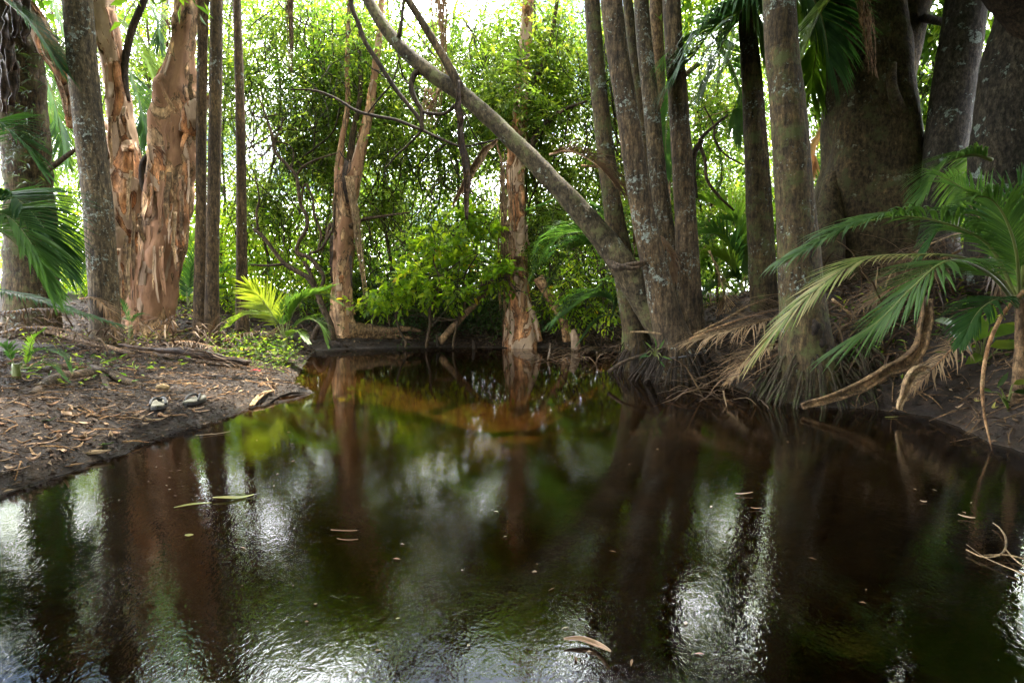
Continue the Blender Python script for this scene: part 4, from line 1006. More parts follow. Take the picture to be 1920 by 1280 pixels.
small_palm('palm with big green arching fronds behind the tilted tree', (1185, 560), 6.9,
    [([(1160, 480), (1110, 440), (1050, 445), (1006, 512)], dict(L=.58, n=46, droop=.35, tipk=.55)), ([(1165, 500), (1120, 462), (1070, 470), (1035, 530)], dict(L=.58, n=42, droop=.35)),
     ([(1150, 430), (1100, 385), (1050, 375), (998, 390)], dict(L=.2, n=20, droop=.5)), ([(1165, 450), (1130, 400), (1100, 380), (1070, 400)], dict(L=.2, n=16, droop=.5))], 3, mat='frond_green', W=.036)
small_palm('low palm drooping green fronds over the far bank right of the stump', (1170, 600), 7.0,
    [([(1140, 560), (1100, 560), (1060, 590)], dict(L=.55, n=42, droop=.35, tipk=.7)), ([(1150, 590), (1120, 600), (1088, 640)], dict(L=.2, n=18, droop=.4)),
     ([(1170, 560), (1150, 530), (1120, 540)], dict(L=.26, n=18, droop=.6)), ([(1185, 560), (1165, 550), (1150, 590)], dict(L=.24, n=14, droop=.6))], 4, mat='frond_green', W=.034)
small_palm('shadowed palm filling the gap right of the clump', (1395, 560), 8.0,
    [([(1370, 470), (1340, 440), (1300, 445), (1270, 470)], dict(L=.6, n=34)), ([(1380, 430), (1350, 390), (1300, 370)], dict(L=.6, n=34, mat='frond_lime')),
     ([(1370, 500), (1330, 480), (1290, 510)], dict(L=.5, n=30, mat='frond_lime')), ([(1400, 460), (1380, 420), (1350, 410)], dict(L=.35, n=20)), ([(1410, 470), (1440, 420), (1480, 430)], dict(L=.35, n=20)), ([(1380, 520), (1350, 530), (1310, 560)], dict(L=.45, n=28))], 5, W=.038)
small_palm('dark palm behind the three slim trunks on the left', (352, 590), 9.6,
    [([(350, 540), (340, 500), (330, 540)], dict(L=.4)), ([(360, 520), (380, 470), (420, 470)], dict(L=.4)), ([(350, 520), (360, 450), (395, 440)], dict(L=.4)), ([(360, 560), (420, 510), (490, 500), (510, 540)], dict(L=.35, n=24)),
     ([(370, 560), (420, 540), (460, 560)], dict(L=.35)), ([(360, 570), (420, 560), (500, 580)], dict(L=.3))], 6, W=.03)
small_palm('sunlit palm behind the grey ringed trunk at the left', (150, 560), 10.0,
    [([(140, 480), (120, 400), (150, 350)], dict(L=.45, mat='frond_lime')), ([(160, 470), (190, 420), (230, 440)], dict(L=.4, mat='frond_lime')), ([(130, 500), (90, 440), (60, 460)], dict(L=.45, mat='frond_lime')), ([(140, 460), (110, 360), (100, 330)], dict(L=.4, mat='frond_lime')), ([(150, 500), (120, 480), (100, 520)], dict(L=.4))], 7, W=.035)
small_palm('seedling palm at the left edge of the bare soil', (30, 690), 3.9,
    [([(50, 670), (80, 655), (115, 665), (130, 690)], dict(L=.09, n=16)), ([(20, 670), (10, 650), (-20, 650)], dict(L=.1, n=14)), ([(50, 680), (60, 640), (80, 620)], dict(L=.07, n=12, mat='frond_lime')), ([(50, 690), (90, 680), (125, 712)], dict(L=.07, n=14))], 8, W=.012, r0=.004)
small_palm('tiny palm shoot in front of the big paperbark', (245, 615), 6.8,
    [([(238, 590), (230, 570), (222, 560)], dict(L=.1, n=10)), ([(250, 600), (262, 590), (275, 590)], dict(L=.1, n=10)), ([(240, 600), (225, 600), (210, 612)], dict(L=.1, n=10))], 9, W=.014, r0=.004)
# fronds from higher palms hanging in view: they belong to leaning palms whose crowns are just above the frame
def high_frond(label, pts, L, n, W, seed, mat='frond_green', **kw):
    pts = [P(*p) for p in pts]; T = thing('palm_frond', label, 'palm frond', pts[0], 'fronds hanging into view from crowns above')
    o = dict(droop=.3, ang=48, start=.08, tipk=.6, r0=.018); o.update(kw)
    frond(pts, L, n, W, 'leaf', M[mat], T, rach_mat=M['stem_green'], seed=seed, **o)
high_frond('large green frond drooping left from above the brown palm trunk', [(1460, -30, 5.9), (1405, 10, 5.75), (1345, 45, 5.7), (1298, 110, 5.7)], .90, 60, .034, 1, droop=.45, ang=60, tipk=.8)
high_frond('glossy green frond hanging in front of the brown palm trunk', [(1390, -70, 5.9), (1400, -30, 5.75), (1410, 10, 5.7), (1418, 50, 5.7)], .6, 36, .028, 2, droop=.8, ang=30, tipk=.8)
high_frond('green frond right of the thick near palm, its tips crossing the gap', [(1480, -90, 6.2), (1510, -30, 6.2), (1540, 30, 6.2), (1555, 110, 6.2)], .8, 40, .030, 3, droop=.25, ang=55)
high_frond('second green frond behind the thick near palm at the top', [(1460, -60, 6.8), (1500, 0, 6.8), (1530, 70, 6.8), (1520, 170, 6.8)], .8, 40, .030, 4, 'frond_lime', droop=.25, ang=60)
high_frond('frond hanging far back between the clump and the brown palm', [(1330, 60, 8.5), (1360, 100, 8.5), (1385, 160, 8.5), (1390, 240, 8.5)], .8, 36, .03, 5, droop=.35)
high_frond('sunlit green frond falling in an arch left of the big paperbark right stem', [(210, 20, 8.9), (240, 60, 8.9), (270, 110, 8.9), (292, 165, 8.9)], .6, 30, .034, 6, 'frond_lime', droop=.22)
high_frond('green frond hanging behind the left stem of the big paperbark', [(215, 110, 9.2), (240, 130, 9.2), (262, 190, 9.2), (275, 260, 9.2)], .55, 28, .030, 7, 'frond_green', droop=.25)
high_frond('green frond arching at the top between the paperbark stems', [(230, -40, 9.2), (265, -10, 9.2), (290, 30, 9.2), (300, 80, 9.2)], .5, 24, .030, 8, 'frond_green', droop=.25)
high_frond('green frond between the forked tree and the grey ringed trunk', [(60, 70, 8.2), (80, 130, 8.2), (105, 200, 8.2), (120, 285, 8.2)], .6, 28, .030, 9, 'frond_green', droop=.2)
high_frond('upper left frond crossing behind the orange leaning limb', [(60, -60, 8.6), (90, -20, 8.6), (115, 40, 8.6), (130, 100, 8.6)], .6, 26, .030, 10, 'frond_green', droop=.2)
high_frond('thin dark frond behind the ringed trunk below the leaning limb', [(100, 150, 9.0), (130, 190, 9.0), (170, 230, 9.0), (200, 300, 9.0)], .5, 24, .03, 11, 'frond_green', droop=.5)
high_frond('green frond hanging in the gap beside the clump at mid height', [(1262, 150, 7.8), (1255, 200, 7.8), (1248, 260, 7.8), (1250, 320, 7.8)], .35, 18, .03, 12, 'frond_green', droop=.6)

# dry frond skirt lying on the left bank
LD = [([(-60, 600), (20, 585), (110, 580), (205, 600)], 5.6, .34, 26, 'dry frond with a comb of pale leaflets lying behind the left bank'),
      ([(-40, 640), (40, 615), (120, 618), (190, 645)], 5.4, .30, 22, 'second dry frond in front of the pale comb, left of the ringed trunk'),
      ([(150, 560), (180, 560), (205, 585), (215, 620)], 6.0, .32, 16, 'dry leaf skirt against the foot of the ringed trunk'),
      ([(270, 640), (300, 610), (340, 590), (380, 600)], 7.2, .35, 14, 'spiky dry frond at the foot of the big paperbark'),
      ([(420, 640), (450, 628), (490, 622), (530, 630)], 7.0, .30, 16, 'dry frond lying between the slim palms and the little yellow palm'),
      ([(300, 655), (350, 640), (400, 650), (440, 668)], 6.6, .22, 14, 'flattened dry frond behind the curled dark sheath')]
for k, (pp, d, L, n, lab) in enumerate(LD):
    pts = [P(x, y, d) for x, y in pp]
    for p in pts: p.z = max(p.z, gz(p.x, p.y) + .03)
    dead_frond(lab, pts, L, n, .016, 200 + k, 'straw_leaf', 'dead_frond', droop=.6, ang=60, group='dry fronds on the left bank', lift=.15)
straw('palm_litter', 260, (0, 460, 640, 690, 5.2, 7.0, 'on the left bank behind the bare soil'), .35, 4)

def on_ground(px, py, dz=0.0):       # the ground point seen at that pixel
    r = ray(px, py); k = 1.5
    for _ in range(400):
        p = Vector((0, 0, CAM_Z)) + r * k
        if p.z <= max(gz(p.x, p.y), 0): break
        k += .03
    p.z = max(gz(p.x, p.y), 0) + dz; return p
def gsheath(label, pp, widths, mat, lift, curl=1.2, cat_='dead sheath', **kw):
    pts = [on_ground(x, y, l) for (x, y), l in zip(pp, lift)]
    return sheath('dead_sheath', label, cat_, pts, widths, M[mat], curl, kw.get('thick', .012), 40, 9, .012, up=Vector((0, 0, 1)))
gsheath('long dark curled palm sheath lying on the bare left bank', [(225, 655), (290, 668), (350, 676), (410, 686), (468, 692)], [.02, .05, .16, .17, .11], 'sheath_dark', [.05, .05, .05, .04, .04])
gsheath('tan edged sheath lying behind the long dark one', [(330, 632), (380, 628), (420, 640), (436, 655)], [.04, .06, .06, .03], 'sheath', [.06, .1, .08, .04])
gsheath('brown sheath bridging toward the little yellow palm', [(455, 668), (490, 655), (520, 640), (545, 628)], [.03, .09, .12, .09], 'sheath', [.04, .08, .14, .2])
gsheath('frayed sheath half in the water at the tip of the left bank', [(492, 762), (515, 746), (545, 738), (583, 737)], [.02, .04, .04, .015], 'root_dark', [.004, .006, .006, .002], curl=.4)
gsheath('reddish sheath lying at the far left of the bank', [(-40, 622), (60, 630), (150, 650), (250, 672)], [.10, .12, .08, .02], 'sheath', [.08, .08, .06, .04])
gsheath('small straw piece beside the frayed sheath', [(470, 766), (490, 752), (512, 742)], [.01, .04, .02], 'dead_pale', [.02, .03, .03])

# gnarled root mound on the left bank
T = thing('tree_root', 'gnarled exposed roots running over the left bank', 'roots', on_ground(150, 700))
for k, (sp, w) in enumerate([([(60, 740), (100, 715), (150, 705), (205, 700), (250, 715)], .05), ([(130, 690), (170, 690), (210, 705), (260, 722), (300, 725)], .035), ([(80, 700), (110, 690), (150, 690)], .04), ([(190, 700), (205, 730), (230, 745)], .02)]):
    mb = MB(); pts = [on_ground(x, y, -w * .2) for x, y in sp]
    tube(mb, pts, [w * .6, w, w, w * .8, w * .2][:len(pts)] if len(pts) >= 4 else [w, w * .9, w * .3], 10, 30, .3, 9, seed=k); mb.build('root', M['branch_bark'], T)

# flip flops
def flip_flop(label, px, py, ang):
    p = on_ground(px, py, .012); T = thing('flip_flop', label, 'flip-flop', p, 'pair of flip-flops on the bank')
    ca, sa = math.cos(ang), math.sin(ang)
    def W_(x, y, z): return Vector((p.x + x * ca - y * sa, p.y + x * sa + y * ca, p.z + z))
    outl = []
    for k in range(28):
        a = 2 * math.pi * k / 28; y = math.sin(a) * .135
        w = .047 + .010 * (y / .135) - .006 * math.exp(-((y + .01) / .05) ** 2)
        outl.append((math.copysign(abs(math.cos(a)) ** .75, math.cos(a)) * w, y))
    def slab(z0, z1, s):
        V = [W_(x * s, y * s, z0 + .010 * (y / .135) ** 2) for x, y in outl] + [W_(x * s * .99, y * s, z1 + .010 * (y / .135) ** 2) for x, y in outl]
        n = 28; F_ = [(k, (k + 1) % n, n + (k + 1) % n, n + k) for k in range(n)] + [tuple(range(n - 1, -1, -1)), tuple(range(n, 2 * n))]
        b = MB(); b.add(V, F_); return b
    slab(0, .017, 1.0).build('sole', M['rubber'], T, smooth=False)
    slab(.0175, .026, .965).build('footbed', M['foam'], T, smooth=False)
    b = MB()
    toe = W_(0, .075, .026)
    for sx in (-1, 1):
        tube(b, [toe, W_(sx * .015, .062, .052), W_(sx * .036, .01, .052), W_(sx * .043, -.035, .026)], [.007, .009, .009, .007], 8, 18)
    tube(b, [W_(0, .075, .020), W_(0, .070, .050)], [.005, .005], 8, 5)
    b.build('strap', M['rubber'], T)
flip_flop('cream flip-flop with black straps, nearer to the camera and left of the other', 298, 768, .45)
flip_flop('cream flip-flop with black straps, right one nearer the water', 364, 760, .1)
mb = MB(); p = on_ground(305, 730, .015)
for k in range(3): tube(mb, [p + Vector((-.045 + .02 * k, .01 * k, 0)), p + Vector((-.02 + .02 * k, 0, .004)), p + Vector((.01 + .02 * k, 0, .0))], [.012, .022, .012], 9, 9, .4, 30, seed=k)
tag(mb.build('fungus', M['ochre'], smooth=False), 'pale ochre lump of fungus on the soil behind the flip-flops', 'fungus')
mb = MB(); p = on_ground(470, 698, .01); strip(mb, [p, p + Vector((.04, 0, .01)), p + Vector((.09, .01, 0))], [.02, .03, .015], .5, .002, 4, 6)
tag(mb.build('litter_scrap', M['red']), 'small red scrap at the end of the dark curled sheath', 'scrap')

# ------------------------------------------------------------ fallen leaves one can pick out
def curled_leaf(name, label, cat_, p, L, W, ang, mat, curl=.5, rise=.02, group=None, seed=0, bend=0.0):
    rng = random.Random(seed); ca, sa = math.cos(ang), math.sin(ang); mb = MB()
    pts = []
    for k in range(5):
        s = k / 4 - .5; x = s * L; y = bend * L * (1 - 4 * s * s)
        pts.append(p + Vector((x * ca - y * sa, x * sa + y * ca, .006 + rise * (4 * s * s) * rng.uniform(.3, 1.2))))
    strip(mb, pts, [.004, W * .8, W, W * .7, .003], curl, .0015, 5, 12, Vector((0, 0, 1)), rng.random(), .006, seed)
    return tag(mb.build(name, M[mat]), label, cat_, group)
KG = 'dry leaves scattered on the left bank soil'
def loose(n, poly_px, seed):
    rng = random.Random(seed); k = 0
    x0, x1, y0, y1 = poly_px
    while k < n:
        px, py = rng.uniform(x0, x1), rng.uniform(y0, y1)
        p = G(px, py, .05)
        if sdist(np.array([p.x]), np.array([p.y]))[0] < .05: continue
        p = on_ground(px, py); m_ = rng.choice(['dead_leaf', 'dead_leaf', 'straw_leaf', 'cream_leaf'])
        curled_leaf('fallen_leaf', 'small dry curled leaf lying on the dark left bank soil', 'fallen leaf', p, rng.uniform(.05, .13), rng.uniform(.012, .03), rng.uniform(0, 6.28), m_, rng.uniform(.2, .9), rng.uniform(.005, .03), KG, seed * 1000 + k)
        k += 1
loose(90, (0, 560, 710, 925), 1)
for k, (lab, px, py, L, W, a, mt, cu) in enumerate([
    ('crumpled pink brown leaf cluster at the water edge of the left bank', 178, 858, .14, .06, .4, 'dead_leaf', 1.1), ('rusty leaf lying wet at the waterline, lower left', 130, 880, .12, .04, .2, 'dead_leaf', .5),
    ('upright tan leaf standing in the dark soil at lower left', 64, 872, .07, .03, 1.4, 'cream_leaf', .9), ('pale green leaf flat on the soil near the waterline', 195, 842, .13, .03, 2.9, 'leaf_fine', .3),
    ('pale green leaf flat on the soil at the left, above the tan ones', 84, 792, .13, .03, .05, 'leaf_fine', .3), ('crinkled orange leaf on the bank left of the flip-flops', 125, 785, .12, .06, 2.6, 'dead_leaf', 1.0),
    ('broad tan leaf in front of the flip-flops', 292, 790, .12, .05, .1, 'straw_leaf', .5), ('thin cream leaf pointing up right at lower left', 78, 835, .15, .03, .7, 'cream_leaf', .5)]):
    curled_leaf('fallen_leaf', lab, 'fallen leaf', on_ground(px, py), L, W, a, mt, cu, .02, None, 50 + k)
def floating(lab, px, py, L, W, a, mt, cu=.3, rise=.004, bend=0., seed=0):
    curled_leaf('floating_leaf', lab, 'floating leaf', G(px, py, .0), L, W, a, mt, cu, rise, None, seed, bend)
floating('curled pink brown leaf floating at the bottom centre', 1100, 1222, .115, .022, -.55, 'cream_leaf', 1.2, .02, .22, 1)
floating('long yellow green leaf floating by the left bank', 438, 934, .15, .028, .35, 'yellow_leaf', .3, .004, -.08, 2)
floating('thin yellow leaf floating left of the long yellow green one', 362, 950, .13, .016, .3, 'yellow_leaf', .3, .004, .1, 3)
floating('brown twig-like leaf floating in the white reflection', 645, 998, .09, .006, .05, 'dead_leaf')
floating('second brown sliver floating just below in the white reflection', 652, 1014, .07, .005, .0, 'dead_leaf')
floating('tan sliver floating in the blue reflection', 1395, 928, .075, .008, .1, 'cream_leaf')
floating('small tan leaf floating just right of the blue reflection', 1418, 955, .04, .008, 0, 'dead_leaf')
floating('pink brown leaf floating on dark water at the right', 1812, 972, .05, .014, -.6, 'cream_leaf')
floating('pale speck of leaf floating on dark water right of centre', 1732, 942, .02, .014, -.3, 'cream_leaf')
floating('yellow leaf at the waterline below the hooked frond base', 1672, 783, .09, .018, 0, 'yellow_leaf', seed=4)
floating('thin stick leaf floating beside the left bank edge', 400, 815, .18, .006, .55, 'dead_leaf', seed=5)
floating('small ochre leaf floating under the long yellow green one', 355, 1006, .025, .02, .4, 'yellow_leaf', seed=6)
for k, (px, py, a) in enumerate([(1836, 760, 1.2), (1868, 775, 1.0), (1800, 770, .5), (1880, 765, 0)]):
    curled_leaf('fallen_leaf', ['yellow crescent leaf on the dark right bank edge', 'smaller yellow crescent leaf nearest the right edge', 'tan leaf on the right bank under the arching stalk', 'brown leaf on the right bank by the frame edge'][k], 'fallen leaf', on_ground(px, py), .09, .018, a, ['yellow_leaf', 'yellow_leaf', 'cream_leaf', 'dead_leaf'][k], .6, .03, None, 80 + k, .2)

# ------------------------------------------------------------ litter, ground plants
rng = np.random.RandomState(4)
def scatter(n, x0, x1, y0, y1, dmin, dmax=99):
    out = []
    tot = 0
    while tot < n:
        x = rng.uniform(x0, x1, n * 2); y = rng.uniform(y0, y1, n * 2); d = sdist(x, y); k = (d > dmin) & (d < dmax)
        out.append(np.stack([x[k], y[k]], 1)); tot += k.sum()
    return np.concatenate(out)[:n]
def litter_on(name, label, n, box, L, W, mat, lift=.012, dmin=.03, tilt=.35):
    xy = scatter(n, *box, dmin); z = ground_z(xy[:, 0], xy[:, 1])
    a = rng.uniform(0, 6.283, n)
    pos = np.stack([xy[:, 0], xy[:, 1], z + rng.uniform(.004, lift, n)], 1)
    dr = np.stack([np.cos(a), np.sin(a), rng.normal(0, tilt * .5, n)], 1); nr = np.array([0, 0, 1.]) + rng.normal(0, tilt, (n, 3))
    l = L * rng.uniform(.3, 1.6, n); V, F_, R = leaves_geo(pos, dr, nr, l, np.minimum(W * rng.uniform(.4, 1.5, n), l * .6), rng.random(n) ** 1.6)
    return tag(np_mesh(name, V, F_, 3, R, M[mat]), label, 'leaf litter', kind='stuff')
litter_on('leaf_litter', 'fine brown leaf litter and wood crumbs over the near left bank', 32000, (-4.5, .2, 1.2, 6.5), .032, .010, 'litter', dmin=0.0)
litter_on('leaf_litter', 'leaf litter over the back of the left bank', 16000, (-7, .2, 6.3, 13), .07, .03, 'litter', .05)
litter_on('leaf_litter', 'leaf litter on the dark right bank', 20000, (1.2, 7, 1.8, 8), .05, .018, 'litter', .03)
litter_on('leaf_litter', 'leaf litter on the bank beyond the pool', 22000, (-1.5, 5, 8.2, 12), .07, .03, 'litter', .05, dmin=.0)
def sticks_on(name, label, n, box, L, seed, mat):
    r_ = random.Random(seed); mb = MB(); xy = scatter(n, *box, .02)
    for k in range(n):
        a = r_.uniform(0, 6.28); l = L * r_.uniform(.3, 1.3); p = Vector((xy[k, 0], xy[k, 1], 0)); p.z = gz(p.x, p.y) + .01
        q2 = p + Vector((math.cos(a), math.sin(a), 0)) * l; q2.z = max(gz(q2.x, q2.y), 0) + .008
        m_ = p.lerp(q2, .5) + Vector((r_.uniform(-1, 1), r_.uniform(-1, 1), .3)) * l * .12
        w = r_.uniform(.0015, .005); tube(mb, [p, m_, q2], [w, w, w * .5], 5, 6)
    return tag(mb.build(name, M[mat]), label, 'twigs', kind='stuff')
sticks_on('twig_litter', 'thin twigs scattered over the near left bank', 520, (-4.2, .2, 1.3, 6.5), .14, 5, 'dead_frond')
sticks_on('twig_litter', 'pale twigs tangled on the right bank edge', 260, (1.4, 3.6, 2.4, 5.0), .3, 6, 'sheath')
sticks_on('twig_litter', 'sticks lying on the bank beyond the pool', 380, (-1.2, 3.2, 8.3, 10.5), .45, 7, 'branch_bark')

def ground_cover(name, label, cat_, n, box, L, W, mat, hexa=False, h=.12, dmin=.1):
    xy = scatter(n, *box, dmin); z = ground_z(xy[:, 0], xy[:, 1]); k = fbm(xy[:, 0], xy[:, 1], 3.5, 77) > -.1
    xy, z = xy[k], z[k]; n = len(xy)
    a = rng.uniform(0, 6.283, n); pos = np.stack([xy[:, 0], xy[:, 1], z + h * rng.random(n) ** 1.5], 1)
    dr = np.stack([np.cos(a), np.sin(a), rng.uniform(-.2, .9, n)], 1)
    V, F_, R = leaves_geo(pos, dr, np.array([0, 0, 1.]) + rng.normal(0, .4, (n, 3)), L * rng.uniform(.5, 1.4, n), W * rng.uniform(.6, 1.3, n), rng.random(n), hexa)
    return tag(np_mesh(name, V, F_, 3, R, M[mat]), label, cat_, kind='stuff')
ground_cover('ground_cover', 'low bright green seedlings in front of the big paperbark', 'ground plants', 1700, (-6, -1.6, 6.0, 9.5), .05, .02, 'leaf_bright', h=.12, dmin=.5)
ground_cover('ground_cover', 'small weeds at the left edge of the bank', 'ground plants', 300, (-4.2, -2.9, 3.4, 5.2), .06, .018, 'leaf_green', h=.1)
ground_cover('ground_cover', 'feathery low herbs at the waterline below the little yellow palm', 'ground plants', 1300, (-3.1, -2.0, 5.6, 7.6), .05, .014, 'leaf_green', h=.28, dmin=.02)
ground_cover('ground_cover', 'low plants on the dark right bank', 'ground plants', 900, (2.6, 4.6, 3.4, 5.5), .07, .022, 'leaf_green', h=.12)

def leafy_plant(label, px, py, d, specs, mat, seed, ground=True):
    base = P(px, py, d); base.z = max(gz(base.x, base.y), 0.02) if ground else base.z
    T = thing('broadleaf_plant', label, 'plant', base); rg = random.Random(seed)
    for x, y, L, W, a in specs:
        tip = P(x, y, d - .05); mb = MB(); tube(mb, [base, base.lerp(tip, .6) + Vector((0, 0, .03)), tip], [.006, .004, .003], 6, 10); mb.build('stem', M['stem_green'], T)
        dr = Vector((math.cos(a), -.35, math.sin(a)))
        V_, F_, R_ = leaves_geo(np.array([tip]), np.array([dr]), np.array([[rg.uniform(-.3, .3), -.8, .7]]), np.array([L]), np.array([W]), np.array([rg.random()]), True)
        np_mesh('leaf', V_, F_, 3, R_, M[mat], T)
leafy_plant('dark green broad-leaved plant on the right bank behind the arching stalk', 1840, 680, 3.9, [(1830, 640, .18, .11, 1.6), (1850, 630, .2, .10, .5), (1822, 655, .18, .1, 2.8), (1855, 650, .2, .09, .2), (1840, 640, .16, .09, 2.2), (1880, 660, .18, .10, -.9), (1790, 610, .17, .08, 2.8), (1812, 600, .12, .07, 1.0), (1870, 620, .16, .08, .4), (1840, 665, .14, .07, -2.8), (1900, 640, .12, .07, -1.3), (1850, 610, .14, .08, 1.4), (1800, 640, .12, .07, 2.4)], 'leaf_green', 3)
leafy_plant('pale green young plant near the right edge waterline', 1890, 740, 3.3, [(1900, 735, .10, .04, .1), (1870, 725, .10, .03, 1.2), (1860, 735, .09, .03, 2.8), (1900, 720, .08, .04, .4), (1880, 745, .10, .03, -1.2)], 'leaf_fine', 4)
leafy_plant('small epiphyte with bright strap leaves on the leaning palm root mass', 1228, 668, 5.1, [(1236, 655, .10, .02, 1.2), (1222, 655, .10, .02, 2.2), (1240, 668, .10, .02, -.2), (1218, 668, .10, .02, 3.0), (1230, 652, .1, .02, 1.7), (1214, 662, .1, .02, 3.6), (1236, 676, .08, .02, -.8)], 'frond_green', 5, False)

# ------------------------------------------------------------ woody plants with crowns
def leafy(T, blobs, ntw, nleaf, tlen, L, aspect, mat, seed, droop=.25, hexa=False, twig_mat=None, ntwig=120, name='crown'):
    """blobs: (px, py, d, rx_px, ry_px, depth_m)"""
    rg = np.random.RandomState(seed)
    cen = np.array([list(P(b[0], b[1], b[2])) for b in blobs]); ra = np.array([[b[3] * mpp(b[2]), b[5], b[4] * mpp(b[2])] for b in blobs])
    # break every blob into clumps so gaps open between them
    cc, rr = [], []
    for c_, r_ in zip(cen, ra):
        k = int(np.clip(np.prod(r_) ** .5 * 16, 7, 60))
        u = norm(rg.normal(size=(k, 3))) * rg.random((k, 1)) ** .4
        cc.append(c_ + u * r_ * .85); rr.append(np.repeat((r_ * .30)[None], k, 0) * rg.uniform(.6, 1.3, (k, 1)))
    cc = np.concatenate(cc); rr = np.concatenate(rr)
    (V, F_, R), (o, d, tl) = twigs(rg, cc, rr, ntw, nleaf, tlen, L, aspect, droop, hexa)
    # keep leaves above the ground
    k = V[:, 2].reshape(-1, 7 if hexa else 4).min(1); 
    ob = np_mesh(name, V, F_, 3, R, M[mat], T)
    if ntwig:
        mb = MB(); rg2 = random.Random(seed)
        for j in rg2.sample(range(ntw), min(ntwig, ntw)):
            a = Vector(o[j]); b = a + Vector(d[j]) * float(tl[j][0]); c0_ = Vector(cen[rg2.randrange(len(cen))]) if rg2.random() < .0 else a - Vector(d[j]) * rg2.uniform(.2, .6) + Vector((rg2.uniform(-.2, .2), 0, rg2.uniform(-.3, .1)))
            tube(mb, [c0_, a, a.lerp(b, .6), b], [.006, .004, .003, .0015], 4, 8)
        mb.build('twig', M[twig_mat or 'dark_bark'], T)
    return ob
def bg_tree(label, stems, d, blobs, ntw, mat='leaf_fine', L=.075, aspect=.34, seed=1, bark_='branch_bark', name='slender_tree', cat_='tree', group='slender trees in the thicket', nleaf=9, tlen=.34, hexa=False, branches=7, droop=.25):
    x, y = stems[0][0][:2]; b = P(x, y, d)
    T = thing(name, label, cat_, b, group); rg = random.Random(seed)
    stems = [[(q[0] + rg.uniform(-14, 14) * (j > 0), q[1], q[2] * .65) for j, q in enumerate([p_ for a_, b_ in zip(sp[:-1], sp[1:]) for p_ in (a_, tuple((u_ + v_) / 2 for u_, v_ in zip(a_, b_)))] + [sp[-1]])] for sp in stems]
    for sp in stems: limb(T, 'trunk', sp, d, M[bark_], 9, len(sp) * 7, .1, 5, sink=.1)
    for k in range(branches):
        bl = rg.choice(blobs); sp = rg.choice(stems); q0 = sp[rg.randrange(1, len(sp))]
        a = P(q0[0], q0[1], d); c_ = P(bl[0] + rg.uniform(-.7, .7) * bl[3], bl[1] + rg.uniform(-.7, .7) * bl[4], bl[2] + rg.uniform(-.5, .5) * bl[5])
        m1 = a.lerp(c_, .35) + Vector((rg.uniform(-.25, .25), rg.uniform(-.2, .2), rg.uniform(-.1, .35))); m2 = a.lerp(c_, .7) + Vector((rg.uniform(-.25, .25), rg.uniform(-.2, .2), rg.uniform(-.2, .2)))
        r = q0[2] * .3 * mpp(d); mb = MB(); tube(mb, [a, m1, m2, c_], [r, r * .7, r * .45, r * .15], 6, 26, .2, 6, seed=k); mb.build('branch', M[bark_], T)
    leafy(T, blobs, int(ntw * (1.0 if hexa else 1.3)), nleaf, tlen, L, aspect, mat, seed, droop, hexa)
    return T
bg_tree('bright green large-leaved shrub glowing over the far bank in the middle', [[(800, 640, 10), (810, 580, 8), (820, 520, 6), (830, 460, 4)], [(760, 640, 8), (750, 590, 6), (735, 550, 4)], [(850, 640, 8), (870, 560, 6), (890, 480, 4)]], 8.9,
        [(745, 540, 8.9, 46, 24, .5), (790, 505, 8.8, 50, 26, .6), (855, 465, 8.9, 60, 32, .6), (905, 425, 9.0, 50, 36, .5), (850, 535, 8.8, 60, 30, .5), (925, 500, 8.9, 36, 50, .5), (700, 575, 9.2, 30, 16, .4), (775, 455, 9.2, 26, 20, .4)], 470, 'leaf_bright', .10, .5, 3, name='shrub', cat_='shrub', group=None, nleaf=8, tlen=.26, hexa=True, branches=12, droop=.15)
bg_tree('sapling with upright bright leaves beside the far paperbark roots', [[(1130, 600, 7), (1120, 520, 5), (1080, 470, 4)]], 8.6, [(1080, 520, 8.6, 60, 60, .5), (1140, 560, 8.6, 50, 50, .5), (1060, 560, 8.8, 50, 40, .5)], 260, 'leaf_bright', .08, .42, 5, name='shrub', cat_='shrub', group=None, hexa=True, nleaf=7)
